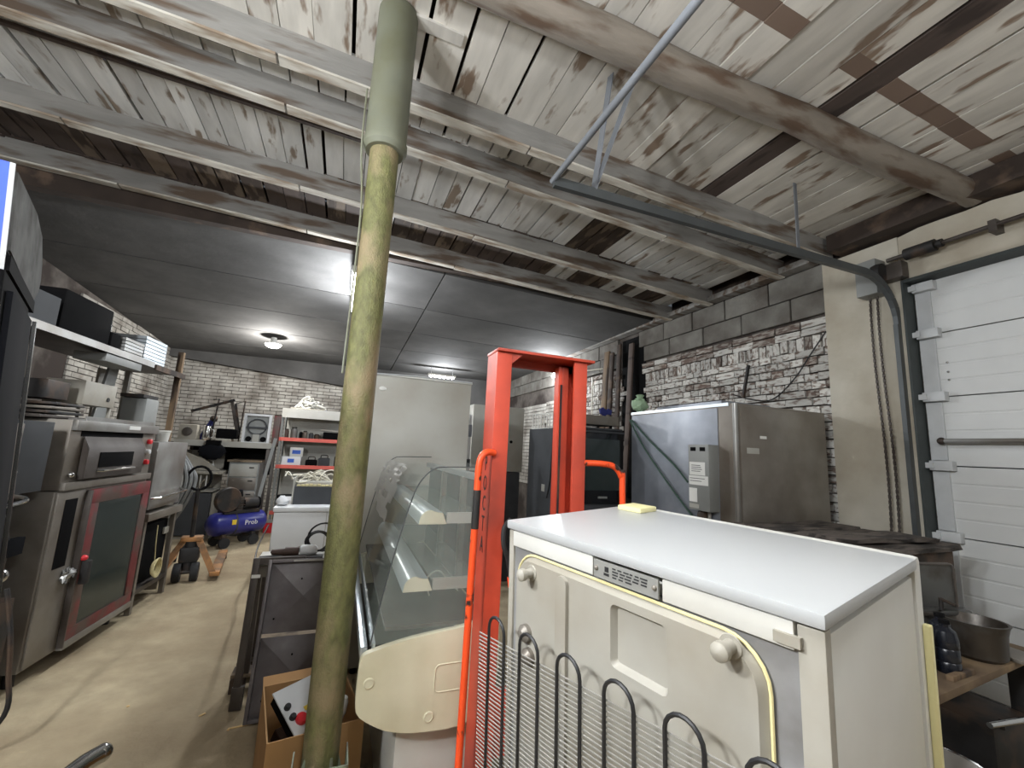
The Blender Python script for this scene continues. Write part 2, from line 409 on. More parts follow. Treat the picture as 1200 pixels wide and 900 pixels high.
def unit_brick(kind, v):
    if (kind, v) not in BM:
        rnd = random.Random(v*7+len(kind)); mb = MB()
        mb.box(0, 1, 0, 1, 0, 1)
        for vv in mb.bm.verts: vv.co += Vec((0, rnd.uniform(-.03, .03), rnd.uniform(-.07, .07)))
        me = bpy.data.meshes.new('brick'); bmesh.ops.recalc_face_normals(mb.bm, faces=mb.bm.faces[:]); mb.bm.to_mesh(me); mb.bm.free()
        me.materials.append(MATS['brick_white' if kind == 'w' else 'brick_bare']); BM[(kind, v)] = me
    return BM[(kind, v)]
for i, c in enumerate(vis):
    d = random.uniform(.018, .035)
    o = link_mesh('brick', unit_brick(c[4], i % 6), wall_right, (XR-d, c[0], c[2])); o.scale = (d+.01, c[1]-c[0], c[3]-c[2])
mb = MB()
for c in cand:
    if c not in visset: mb.box(XR-random.uniform(.015, .03), XR+.01, c[0], c[1], c[2], c[3])
mb.build('brick_courses', 'brick_far', wall_right, 'stuff', smooth=False)
brick_field('brick_courses', lambda a, b, z0, z1, d: (XR-d, XR+.01, a, b, z0, z1), 8.3, YB, .9, 2.7, wall_right, 'brick_far')
# big concrete blocks on top
for row, (z0, z1) in enumerate(((2.995, 3.215), (3.225, 3.46))):
    y = 2.445
    k = 0
    while y < 10.6:
        L = random.uniform(.5, .62) if k or row else .34
        if not niche(y+L/2):
            b = MB().box(0, .05, 0, L-.015, 0, z1-z0, .006, 1).build('concrete_block', 'block', wall_right); b.location = (XR-.04-random.uniform(0, .012), y, z0)
        y += L; k += 1
# a long ledge rail where wall and slab meet, and the dark niche
struct(MB().box(3.86, 3.99, 2.5, 10.8, 3.47, 3.53).build('trim_1', 'joist_wood'))
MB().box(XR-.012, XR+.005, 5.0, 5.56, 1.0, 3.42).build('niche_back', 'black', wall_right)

# plaster pier and header round the big door
pier = MB(); pier.box(3.94, XR+.3, 1.86, 2.44, 0, 3.44, .008)
struct(pier.build('wall_right_pier', 'plaster'))
hd = MB(); n = 26; top = []
for i in range(n+1):
    y = 1.858-i*(3.5/n); top.append((y, 3.44+random.uniform(-.012, .012)))
hd.prism([(1.858, 3.07), (-1.642, 3.07)]+top[::-1], 'yz', 3.942, XR+.3)
struct(hd.build('wall_right_header', 'plaster'))
struct(MB().box(3.94, XR+.3, -1.9, -1.645, 0, 3.44).build('wall_right_jamb', 'plaster'))
# dark timber plate above the header
struct(MB().box(3.80, XR+.3, YF, 2.3, 3.47, 3.62).box(4.05, XR+.3, YF, 4.5, 3.45, 3.95).build('trim_2', 'dark_wood'))

# sectional door
door = struct(MB().box(4.10, 4.13, -1.64, 1.86, .0, 3.07).build('door_1', 'dark_grey'))
joints = [0.0, .17, .66, 1.16, 1.65, 2.15, 2.63, 3.06]
for i in range(len(joints)-1):
    z0, z1 = joints[i]+.004, joints[i+1]-.004
    prof = [(4.10, z0), (4.06, z0)]
    m = max(1, round((z1-z0)/.122))
    for k in range(m):
        a, b = z0+(z1-z0)*k/m, z0+(z1-z0)*(k+1)/m
        if k: prof += [(4.063, a-.004), (4.063, a+.004), (4.06, a+.009)]
        prof += [(4.06, b-.009)]
    prof += [(4.06, z1), (4.10, z1)]
    MB().prism(prof, 'xz', -1.62, 1.84).build('door_section', 'door_light', door, smooth=False)
for z in joints[2:-1]+[3.0]:
    MB().box(4.0, 4.06, 1.70, 1.83, z-.035, z+.035, .006).box(3.985, 4.02, 1.80, 1.88, z-.02, z+.02).build('hinge', 'galv', door)
for i in range(2, len(joints)-1):
    MB().box(4.045, 4.062, 1.74, 1.83, joints[i]+.04, joints[i+1]-.04).build('end_stile', 'galv', door)
lb = MB().cyl((4.0, 1.74, 1.825), (4.0, -1.5, 1.825), .017).build('lock_bar', 'steel', door)
MB().box(3.925, 4.06, 1.845, 1.8585, .0, 3.066).build('jamb_seal', 'seal_dark', door)
MB().box(3.93, 4.06, -1.62, 1.845, 3.045, 3.0685).build('head_seal', 'seal_dark', door)
MB().ball((4.0, 1.745, 1.825), .026).build('end_cap', 'iron', lb)
for y, z in ((1.69, 2.40), (1.69, 2.33), (1.69, 2.27)): MB().ball((4.058, y, z), .009).build('rivet', 'chrome', door)

# door gear: track, shaft, operator, chain
gear = thing('door_track', 'galvanised door track curving from the door jamb under the ceiling', 'track', (3.9, 1.92, 0))
o = (3.9, 1.92, 0)
zt = 3.085
path = [(3.93, 1.90, .02), (3.93, 1.90, 2.72)]
for i in range(1, 9):
    a = radians(90*i/8); path.append((3.93-.36*(1-cos(a)), 1.90+.0*i, 2.72+.36*sin(a)))
path.append((.94, 1.95, zt))
tr = MB()
for p, q in zip(path[:-1], path[1:]):
    tr.bar(p, q, .075, .03, up=(0, 1, 0)) if p[2] < 2.71 else tr.bar(p, q, .055, .032, up=(0, 1, 0))
tr.build('rail', 'track', gear, off=o)
MB().bar((2.91, 1.95, zt), (2.91, 1.95, 3.66), .03, .006).build('hanger', 'galv_dull', gear, off=o)
hb = MB(); hb.bar((1.20, 1.96, 3.10), (1.20, 1.80, 3.735), .055, .006, up=(1, 0, 0)); hb.bar((1.20, 1.96, 3.10), (1.28, 1.62, 3.73), .05, .006, up=(1, 0, 0)); hb.build('hanger', 'galv_dull', gear, off=o)
MB().cyl((.94, 1.97, 3.10), (.94, -1.7, 3.10), .017).build('cross_tube', 'galv_dull', gear, off=o)
t2 = MB(); t2.bar((3.93, -1.68, .02), (3.93, -1.68, 2.72), .06, .03, up=(0, 1, 0)); t2.bar((3.57, -1.68, 3.085), (.94, -1.72, 3.085), .055, .032, up=(0, 1, 0)); t2.build('rail', 'track', gear, off=o)
MB().bar((2.4, -1.7, zt), (2.4, -1.7, 3.69), .03, .006).build('hanger', 'galv_dull', gear, off=o)
ts = thing('torsion_shaft', 'dark steel spring shaft above the sectional door', 'shaft', (3.86, 0, 3.24)); o = (3.86, 0, 3.24)
MB().cyl((3.86, 1.9, 3.235), (3.86, -1.6, 3.235), .0155).build('shaft', 'steel_dark', ts, off=o)
MB().cyl((3.86, 1.78, 3.235), (3.86, 1.60, 3.235), .045).cyl((3.86, 1.59, 3.235), (3.86, 1.56, 3.235), .03).build('coupling', 'iron', ts, off=o)
for y in (1.3, -1.0): MB().box(3.84, 3.94, y-.02, y+.02, 3.19, 3.27).build('bracket', 'steel_dark', ts, off=o)
op = thing('door_operator', 'grey chain hoist operator box at the top corner of the door', 'hoist', (3.84, 1.98, 2.96)); o = (3.84, 1.98, 2.96)
MB().box(3.80, 3.94, 1.95, 2.10, 2.98, 3.27, .01).build('housing', 'mid_grey', op, off=o)
MB().lathe([(.07, -.03), (.075, 0), (.07, .03)], (3.80, 1.93, 3.13), 18, 'y').build('drum', 'iron', op, off=o)
MB().box(3.84, 3.93, 1.80, 1.945, 3.07, 3.2, .01).build('plate', 'steel_dark', op, off=o)
ch = thing('hoist_chain', 'loop of thin steel chain hanging beside the door jamb', 'chain', (3.86, 2.02, .5)); o = (3.86, 2.02, .5)
lk = MB()
for s, yy in ((0, 2.035), (1, 1.985)):
    z = 2.97; k = 0
    while z > .62:
        w = .011 if k % 2 else .005
        dx, dy = (.009, .003) if k % 2 else (.003, .009)
        y2 = yy+(.012*sin(z*3)); lk.box(3.87-dx, 3.87+dx, y2-dy, y2+dy, z-.026, z); z -= .021; k += 1
lk.build('chain_links', 'steel_dark', ch, 'stuff', smooth=False, off=o)

# ------------------------------------------------------------------ timber ceiling
ceil = struct(MB().box(XL-.2, XR+.3, YF-.2, 4.62, 4.12, 4.2).build('ceiling', 'dark_wood'))
def plank(x0, x1, y0, y1, m, dz=0.):
    mb = MB(); jit = random.uniform(-.006, .006)
    vs = []
    for x in (x0, x1):
        for y in (y0, y1):
            for t in (0, .028): vs.append(mb.bm.verts.new((x, y, roof(x)+dz+jit+t)))
    for f in ((0, 1, 3, 2), (4, 6, 7, 5), (0, 4, 5, 1), (2, 3, 7, 6), (0, 2, 6, 4), (1, 5, 7, 3)): mb.bm.faces.new([vs[i] for i in f])
    return mb.build('plank', m, ceil, smooth=False)
def bay(y0, y1, wmin, wmax, m, gap, xs=XL, xe=3.86, alt=None):
    x = xs
    while x < xe:
        w = random.uniform(wmin, wmax); g = random.choice(gap)
        mm = m
        if alt: mm = alt(x+w/2, m)
        plank(x, min(x+w, xe), y0, y1, mm); x += w+g
def front_alt(x, m):
    if 2.44 < x < 2.62: return 'plank_bare'
    return m
bay(YF, 2.37, .14, .20, 'plank_front', (.004, .006, .022), alt=front_alt)
bay(2.375, 2.74, .12, .16, 'plank', (.006, .012, .02))
bay(2.745, 3.65, .11, .155, 'plank', (.006, .014, .022), alt=lambda x, m: 'plank_dark' if (1.95 < x < 2.25 or x < -3) else m)
bay(3.655, 4.42, .12, .17, 'plank_dark', (.006, .012, .02), alt=lambda x, m: 'plank' if (.12 < x < .3 or x > 1.9 and random.random() < .35) else ('plank_bare' if random.random() < .5 else m))
bay(4.425, 4.66, .2, .3, 'plank_bare', (.006, .012))
# beams carrying the planks
def joist(y0, y1, wy, hz, m, xs=XL, xe=3.95, mat_strip=True):
    mb = MB(); vs = []
    for x, y in ((xs, y0), (xe, y1)):
        zb = 3.46+.045*(4-x)
        for yy in (y, y+wy):
            for z in (zb, zb+hz): vs.append(mb.bm.verts.new((x, yy, z)))
    for f in ((0, 1, 3, 2), (4, 6, 7, 5), (0, 4, 5, 1), (2, 3, 7, 6), (0, 2, 6, 4), (1, 5, 7, 3)): mb.bm.faces.new([vs[i] for i in f])
    mb._bev(vs, .006, 1)
    j = mb.build('joist', m, ceil)
    b = MB(); k = 0; n = 5
    for i in range(n):
        xa, xb = xs+(xe-xs)*i/n+.01, xs+(xe-xs)*(i+1)/n-.004
        ya, yb = y0+(y1-y0)*i/n, y0+(y1-y0)*(i+1)/n
        za, zb = 3.46+.045*(4-xa), 3.46+.045*(4-xb)
        w = wy*random.uniform(.55, .8)
        q = MB(); v = [q.bm.verts.new(c) for c in ((xa, ya-.004, za-.014), (xa, ya-.004, za), (xa, ya+w, za-.014), (xa, ya+w, za), (xb, yb-.004, zb-.014), (xb, yb-.004, zb), (xb, yb+w, zb-.014), (xb, yb+w, zb))]
        for f in ((0, 1, 3, 2), (4, 6, 7, 5), (0, 4, 5, 1), (2, 3, 7, 6), (0, 2, 6, 4), (1, 5, 7, 3)): q.bm.faces.new([v[t] for t in f])
        q.build('lath', 'lath', j, smooth=False)
    return j
joist(2.38, 2.34, .09, .17, 'joist_wood'); joist(2.70, 2.80, .09, .17, 'joist_wood'); joist(3.62, 3.70, .09, .17, 'joist_wood'); joist(4.47, 4.38, .10, .17, 'joist_wood')
lg = []
for i in range(19):
    x = XL+(3.95-XL)*i/18; lg.append((x, 1.60-.055*(x-.6)*1.0+.01*sin(i*1.7), roof(x)-.085+.006*sin(i*2.3)))
MB().tube(lg, [.085+.006*sin(i*1.3) for i in range(19)], 12).build('log_beam', 'log_wood', ceil)
for yy in (-.4, -2.2):
    lg = [(x, yy, roof(x)-.085) for x in (XL, 0, 3.95)]; MB().tube(lg, .085, 12).build('log_beam', 'log_wood', ceil)
# batten nailed along the boards left of the post
MB().bar((-2.6, 3.05, roof(-2.6)-.015), (-.1, 3.05, roof(-.1)-.015), .03, .02).build('batten', 'plank_bare', ceil)
MB().bar((.05, 1.98, roof(.05)-.010), (.38, 1.98, roof(.38)-.010), .07, .018).build('batten', 'plank_front', ceil)

# rear concrete slabs, lower, each slab its own piece
rear = struct(MB().box(XL-.2, XR+.3, 4.62, YB+.2, 4.0, 4.1).build('ceiling_rear', 'slab'))
def slabz(x, y):
    u = (x-XL)/(XR-XL); v = (y-4.66)/(YB-4.66)
    return (3.70*(1-u)+3.50*u)*(1-v)+(3.36*(1-u)+3.42*u)*v
ys = [4.66, 5.95, 7.2, 8.45, 9.7, YB]
for i in range(5):
    for xa, xb in ((XL-.1, .9), (.9, XR+.2)):
        mb = MB(); vs = []
        a, b, c, d = xa+.008, xb-.008, ys[i]+.01, ys[i+1]-.01
        for x in (a, b):
            for y in (c, d):
                for t in (0, .15): vs.append(mb.bm.verts.new((x, y, slabz(x, y)+t)))
        for f in ((0, 1, 3, 2), (4, 6, 7, 5), (0, 4, 5, 1), (2, 3, 7, 6), (0, 2, 6, 4), (1, 5, 7, 3)): mb.bm.faces.new([vs[k] for k in f])
        mb.build('slab', 'slab', rear, smooth=False)
mb = MB(); vs = []
struct(MB().box(XL, XR, 4.56, 4.66, 3.60, 4.0).build('trim_3', 'dark_wood'))
# dark sloping beam along the top of the back wall
wb = MB(); wb.prism([(XL, 3.22), (XL, 3.5), (XR, 3.5), (XR, 2.62), (-.2, 2.93)], 'xz', YB-.22, YB+.05)
struct(wb.build('trim_4', 'slab'))

# ------------------------------------------------------------------ the round post
post = thing('support_post', 'round green painted steel post with worn patches and a base plate', 'post', (.045, 2.0, 0))
pr = .068
MB().lathe([(pr, .0), (pr, 3.03)], n=28).build('shaft', 'pole_paint', post)
MB().lathe([(.088, 3.0), (.104, 3.02), (.104, 3.05), (.098, 3.06), (.098, 3.79)], n=28).build('sleeve', 'pole_upper', post)
MB().box(-.17, .17, -.17, .17, 0, .012).build('base_plate', 'green_pale', post)
for a in range(4):
    m = Mat.Rotation(radians(45+90*a-10), 4, 'Z')
    MB().prism([(pr-.005, .012), (.16, .012), (.16, .1), (pr-.005, .42)], 'xz', -.005, .005, mtx=m).build('gusset', 'green_pale', post)
MB().tube(smooth_path([(-.078, -.02, 1.9), (-.075, -.02, 2.3), (-.078, -.02, 2.7), (-.105, -.02, 2.98), (-.11, -.02, 3.3)]), .005, 6).build('conduit', 'pole_upper', post)
for xa, xb in ((-.10, -.015), (.0, .10)):
    xo = xa if xa < 0 else xb-.005
    MB().box(xa, xb, -.105, -.10, .10, .40).box(xo, xo+.005, -.10, .03, .10, .40).build('angle_plate', 'green_pale', post)
for x in (-.06, .05): MB().ball((x, -.11, .36), .008).build('bolt', 'chrome', post)

# ------------------------------------------------------------------ lamps
def tube_lamp(loc, length, label, hang):
    t = thing('tube_lamp', label, 'lamp', loc)
    MB().box(-.05, .05, -length/2, length/2, .03, .08, .006).build('housing', 'white', t)
    for x in (-.022, .022): MB().cyl((x, -length/2+.03, .012), (x, length/2-.03, .012), .014, n=10).build('fluorescent_tube', 'lamp_white', t)
    for y in (-length/2+.02, length/2-.02): MB().box(-.045, .045, y-.02, y+.02, -.004, .03).build('end_cap', 'white', t)
    if hang > .085:
        for y in (-length/3, length/3): MB().cyl((0, y, .08), (0, y, hang), .004, n=6).build('hanger_rod', 'galv', t)
tube_lamp((-.05, 5.5, 3.44), 1.5, 'bright fluorescent lamp on the rear slab ceiling behind the post', .14)
tube_lamp((.10, .25, 2.79), .96, 'fluorescent lamp hung from the plank ceiling beside the log beam', 1.02)
tube_lamp((2.2, -1.6, 2.86), 1.4, 'fluorescent lamp hung over the area by the big door', .83)  # made-up fixture, out of view, carries the entry fill
tube_lamp((-1.75, .35, 2.79), 1.3, 'fluorescent lamp hung over the aisle', 1.07)  # made-up fixture, out of view, brightens the left side
dl = thing('dome_lamp', 'round glowing lamp on the rear ceiling in front of the back wall', 'lamp', (-1.37, 8.73, 3.26))
MB().lathe([(.0, .0), (.07, .005), (.12, .03), (.13, .06)], n=20).build('diffuser', 'lamp_white', dl)
MB().lathe([(.14, .06), (.14, .085), (.05, .09), (.05, .19)], n=20).build('base', 'white', dl)
lb = thing('led_bar', 'short led light bar near the back wall above the tall white cabinet', 'lamp', (1.97, 9.64, 3.21))
for i in range(6): MB().ball((-.25+i*.1, 0, .0), .035, (1.2, 1, .7), 10).build('diode', 'lamp_white', lb)
MB().box(-.32, .32, -.05, .05, .02, .06, .008).build('housing', 'light_grey', lb)
for x in (-.25, .25): MB().cyl((x, 0, .06), (x, 0, .29), .006, n=6).build('hanger_rod', 'galv', lb)
fl = thing('flood_lamp', 'led floodlight mounted on the right brick wall', 'lamp', (3.85, 7.55, 3.10))
MB().box(-.05, .0, -.14, .14, 0, .2, .01, mtx=Mat.Rotation(radians(25), 4, 'Y')).build('body', 'light_grey', fl)
MB().box(-.056, -.05, -.12, .12, .02, .18, mtx=Mat.Rotation(radians(25), 4, 'Y')).build('lens', 'lamp_white', fl)
MB().box(.0, .14, -.02, .02, .08, .11).build('arm', 'iron', fl)

# ================================================================== FOREGROUND
# ---- old white refrigerator seen from behind
FW, FD, FH = .58, .385, 1.445
fq = atZ(968, 715, FH)
fa = radians(15); fdx, fdy = FH*sin(radians(2.5)), FH*sin(radians(1))
fr = thing('refrigerator', 'old white refrigerator seen from behind with a wire condenser grid', 'refrigerator', (fq.x+cos(fa)*fdx-sin(fa)*fdy, fq.y+sin(fa)*fdx+cos(fa)*fdy, 0), fa)
fr.rotation_euler = (radians(1), radians(-2.5), fa)
MB().box(.012, FD, .004, FW-.004, .04, FH-.03, .004).build('body', 'white', fr)
lid = MB().box(-.012, FD+.004, -.003, FW+.003, FH-.018, FH, .005)
lid.build('top_panel', 'lid_white', fr)
MB().box(-.006, .012, .0, .028, .04, FH-.02, .003).build('corner_rail', 'off_white', fr)
MB().box(-.006, .012, FW-.016, FW, .04, FH-.02, .003).build('corner_rail', 'off_white', fr)
MB().box(-.009, .012, .03, .20, FH-.050, FH-.019, .002).build('top_rail', 'white', fr)
MB().box(-.009, .012, .335, FW-.018, FH-.050, FH-.019, .002).build('top_rail', 'white', fr)
MB().box(-.014, -.008, .022, .05, FH-.045, FH-.033).build('clip', 'off_white', fr)
MB().box(-.001, .012, .028, FW-.016, .06, FH-.05).build('foil_back', 'grey_foil', fr)
pnl = MB()
oy0, oy1, oz0, oz1 = .058, FW-.034, .62, FH-.056
iy0, iy1, iz0, iz1 = .188, .290, 1.272, 1.366
O = rrect(oy0, oy1, oz0, oz1, .055, 6); I = rrect(iy0, iy1, iz0, iz1, .010, 6); O2 = rrect(oy0+.010, oy1-.010, oz0+.010, oz1-.010, .047, 6)
I2 = rrect(iy0+.006, iy1-.006, iz0+.006, iz1-.006, .006, 6)
def loop(pts, x): return [pnl.bm.verts.new((x, a, b)) for a, b in pts]
l0, l1, l2, l3 = loop(O, -.001), loop(O2, -.017), loop(I, -.017), loop(I2, -.006)
for A, B in ((l0, l1), (l1, l2), (l2, l3)):
    for i in range(len(A)): pnl.bm.faces.new((A[i], A[(i+1) % len(A)], B[(i+1) % len(A)], B[i]))
pnl.bm.faces.new(l3)
pnl.build('pressed_panel', 'off_white', fr)
rim = MB().tube([(-.006, a, b) for a, b in O], .0024, 6, closed=True); rim.build('panel_seal', 'cream_rim', fr)
MB().prism(rrect(.385, .412, 1.02, 1.378, .012, 4), 'yz', -.0245, -.015).build('rib', 'off_white', fr)
for y, z in ((FW-.092, 1.360), (.098, 1.376)):
    MB().lathe([(.015, -.017), (.014, -.019)], (0, y, z), 16, 'x').lathe([(.009, -.018), (.008, -.034), (.0115, -.037), (.0115, -.046), (.007, -.050), (0, -.051)], (0, y, z), 14, 'x').build('bumper', 'off_white', fr)
for y, z in ((.50, 1.245), (.49, 1.205)):
    MB().lathe([(.016, -.017), (.016, -.026), (.008, -.034), (0, -.035)], (0, y, z), 14, 'x').build('bolt_head', 'steel_dull', fr)
lab = MB().box(-.0115, -.008, .205, .33, FH-.049, FH-.021).build('rating_plate', 'plate_grey', fr)
for y in (.211, .324): MB().ball((-.012, y, FH-.034), .0042, n=8).build('screw', 'steel_dull', lab)
def tmark(parent, y0, y1, z0, z1, x): MB().box(x, x+.0006, y0, y1, z0, z1).build('print_mark', 'ink', parent)
rr = random.Random(3)
tmark(lab, .298, .306, FH-.036, FH-.028, -.0122); tmark(lab, .297, .308, FH-.042, FH-.038, -.0122)
for k in range(4):
    y = .29
    while y > .226:
        w = rr.uniform(.005, .013); tmark(lab, y-w, y, FH-.0285-k*.0045, FH-.0265-k*.0045, -.0122); y -= w+rr.uniform(.002, .005)
        if k == 3 and y < .26: break
cond = MB()
wz = 1.232
def tilt(y): return .055*(FW-y)/FW
while wz > .50:
    cond.tube([(-.062, FW+.02, wz-.012), (-.062, .012, wz-.012+.055)], .0013, 5); wz -= .0074
cond.build('wire_grid', 'wire_metal', fr, 'stuff')
lp = []
ce = [FW-.046-.1*k for k in range(6)]
for k, c in enumerate(ce):
    zt = 1.268+tilt(c)*.6; hw = .026
    lp += [(-.066, c+hw, .52), (-.066, c+hw, zt-.026)]
    lp += [(-.066, c+hw*cos(a), zt-.026+.026*sin(a)) for a in (radians(t) for t in range(20, 180, 20))]
    lp += [(-.066, c-hw, zt-.026), (-.066, c-hw, .52)]
    if k < 5: lp += [(-.066, c-hw-.012, .505), (-.066, c-.1+hw+.012, .505)]
MB().tube(lp, .0030, 7).build('condenser_tube', 'cable_black', fr)
dr = MB().box(FD+.004, FD+.040, .0, FW, .06, FH-.002, .008).build('door', 'white', fr)
MB().box(FD+.016, FD+.030, -.011, .0, 1.03, 1.34, .003).build('handle', 'yellow_plastic', dr)
MB().box(FD-.07, FD-.005, FW-.10, FW-.03, FH, FH+.012, .003).build('hinge_cover', 'yellow_plastic', fr)
for y in (.06, FW-.06):
    for x in (.06, FD-.06): MB().cyl((x, y, -(x*.0436+y*.0175)), (x, y, .045), .02, n=10).build('foot', 'black', fr)

# ---- red hand stacker mast
sx, sy = .76, 1.60
mst = thing('hand_stacker', 'red hand stacker mast with orange tube handles behind the refrigerator', 'stacker', (sx, sy, 0)); o = (sx, sy, 0)
XA0, XA1 = .548, .612; XB0, XB1 = .905, .968
p = MB(); p.box(XA0, XA1, 1.60, 1.612, .08, 2.0, .002); p.box(XA0, XA0+.010, 1.612, 1.715, .08, 2.0); p.box(XA0, XA1, 1.715, 1.725, .08, 2.0)
post_l = p.build('mast_post', 'red_paint', mst, off=o)
p = MB(); p.box(XB0, XB1, 1.60, 1.612, .08, 2.0, .002); p.box(XB1-.010, XB1, 1.612, 1.715, .08, 2.0); p.box(XB0, XB1, 1.715, 1.725, .08, 2.0); p.box(XB0-.045, XB0-.03, 1.66, 1.70, .08, 1.98)
p.build('mast_post', 'red_paint', mst, off=o)
MB().box(XB0-.03, XB0, 1.655, 1.70, .08, 1.98).build('inner_channel', 'red_paint', mst, off=o)
MB().box(XB0-.037, XB0-.030, 1.652, 1.659, .10, 1.9).build('lift_chain', 'iron', mst, off=o)
tb = MB(); tb.box(XA0-.002, XB1+.03, 1.585, 1.73, 2.0, 2.012, .002); tb.box(XA1, XB1+.02, 1.715, 1.725, 1.965, 2.0); tb.prism([(XA1, 2.0), (XA1+.0, 1.955), (XA1+.05, 2.0)], 'xz', 1.602, 1.612)
tb.build('top_beam', 'red_paint', mst, off=o)
hp = smooth_path([(.556, 1.598, 1.590), (.525, 1.588, 1.592), (.500, 1.58, 1.575), (.490, 1.578, 1.53), (.488, 1.576, 1.4), (.484, 1.575, 1.0), (.480, 1.575, .45)], 6)
hl = MB().tube(hp, .0135, 10).build('handle', 'orange_paint', mst, off=o)
MB().cyl((.4885, 1.576, 1.45), (.4870, 1.5755, 1.31), .0144, n=10).build('tape_wrap', 'iron', hl, off=(0, 0, 0))
hl.children[0].data.transform(Mat.Translation(-Vec(o)))
MB().box(.53, .56, 1.592, 1.604, .42, .48).box(.47, .56, 1.57, 1.60, .43, .47).build('handle_bracket', 'iron', mst, off=o)
hp = smooth_path([(.965, 1.61, 1.566), (1.05, 1.60, 1.566), (1.115, 1.60, 1.555), (1.15, 1.60, 1.515), (1.158, 1.60, 1.45), (1.158, 1.60, .45), (.96, 1.61, .44)], 6)
MB().tube(hp, .0135, 10).build('handle', 'orange_paint', mst, off=o)
MB().box(.5, 1.02, 1.60, 1.70, .03, .10, .004).build('base_beam', 'red_paint', mst, off=o)
for x in (.53, .94):
    MB().box(x, x+.07, 1.16, 1.60, .05, .11, .004).build('fork_leg', 'red_paint', mst, off=o)
    MB().cyl((x+.005, 1.20, .04), (x+.065, 1.20, .04), .04, n=16).build('wheel', 'rubber', mst, off=o)
    MB().cyl((x+.005, 1.65, .05), (x+.065, 1.65, .05), .05, n=16).build('wheel', 'rubber', mst, off=o)
MB().box(.60, .91, 1.615, 1.65, .5, .72, .004).build('fork_carriage', 'red_paint', mst, off=o)
for k, chs in enumerate('POCTA'):
    text(chs, .085, 'ink', mst, (XA0-.0015-sx, 1.665-sy, 1.545-k*.078), (radians(90), 0, radians(-90)), sx=.62)
hz = smooth_path([(.63, 1.58, 1.34), (.60, 1.565, 1.31), (.60, 1.56, 1.25), (.625, 1.575, 1.2), (.65, 1.6, 1.12)], 6)
hs = thing('hydraulic_hose', 'black rubber hose looping beside the red mast post', 'hose', (.62, 1.575, 1.0)); MB().tube(hz, .009, 8).build('hose', 'rubber', hs, off=(.62, 1.575, 1.0))
MB().tube([(.648, 1.598, 1.125), (.655, 1.60, 1.09)], .013, 8).build('fitting', 'orange_paint', hs, off=(.62, 1.575, 1.0))

# ---- curved glass display counter
CY0, CY1 = 1.76, 3.26
def cp(px, py, y=CY0): q = atY(px, py, y); return (q.x, q.z)
case = thing('display_counter', 'cream sided pastry display counter with a curved glass front', 'display counter', (.5, 2.4, 0)); o = (.5, 2.4, 0)
poly = [cp(421, 778), cp(424, 770), cp(431, 766), cp(470, 752), cp(510, 742), cp(545, 735)]
xr = .68; zr = poly[-1][1]+.035
poly += [(xr-.03, zr), (xr, zr-.03), (xr, .62), cp(545, 851), cp(485, 860), cp(455, 858), cp(440, 853), cp(420, 842), cp(415, 832)]
for _ in range(2):
    poly = [((a[0]*(1-t)+b[0]*t), (a[1]*(1-t)+b[1]*t)) for a, b in zip(poly, poly[1:]+poly[:1]) for t in (.25, .75)]
for ya, yb in ((CY0, CY0+.03), (CY1-.03, CY1)):
    sp = MB().prism(poly, 'xz', ya, yb, .003).build('side_panel', 'cream', case, off=o)
    if ya == CY0:
        for q in ((432, 801), (502, 840)):
            a, b = cp(*q); MB().lathe([(.019, CY0+.001), (.019, CY0-.003), (.015, CY0-.005), (.0145, CY0-.003), (.0, CY0-.003)], (a, 0, b), 18, 'y').build('cap', 'cream', sp, off=o)
        a0 = cp(509, 800); a1 = cp(545, 781)
        MB().tube([(a, CY0-.001, b) for a, b in rrect(a0[0], a0[0]+.20, a0[1]-.035, a1[1]+.02, .02, 4)], .0025, 5, closed=True).build('moulding', 'cream', sp, off=o)
gp = [cp(434, 760), cp(446, 712), cp(460, 662), cp(472, 622), cp(484, 586), cp(491, 570), cp(500, 558), cp(509, 551), cp(520, 548), cp(554, 548)]
gp2 = gp+[(.63, gp[-1][1]+.004)]
g = MB()
gl = smooth_path([(a, 0, b) for a, b in gp2], 4)
R0 = [g.bm.verts.new((q.x, CY0+.032, q.z)) for q in gl]; R1 = [g.bm.verts.new((q.x, CY1-.032, q.z)) for q in gl]
for i in range(len(gl)-1): g.bm.faces.new((R0[i], R0[i+1], R1[i+1], R1[i]))
g.build('curved_glass', 'case_glass', case, off=o)
sg = MB(); dk = poly[3][1]
base_line = [(gp[0][0], gp[0][1])]
sg.bm.faces.new([sg.bm.verts.new((q.x, CY0+.016, q.z)) for q in gl]+[sg.bm.verts.new((.63, CY0+.016, zr-.02)), sg.bm.verts.new((gl[0].x+.10, CY0+.016, gl[0].z+.01))])
sg.build('side_glass', 'case_glass', case, off=o)
for yy, nm in ((CY0+.024, 'glass_edge'), (CY1-.024, 'glass_edge')):
    MB().tube([(q.x, yy, q.z) for q in gl], .0028, 5).build(nm, 'dark_grey', case, off=o)
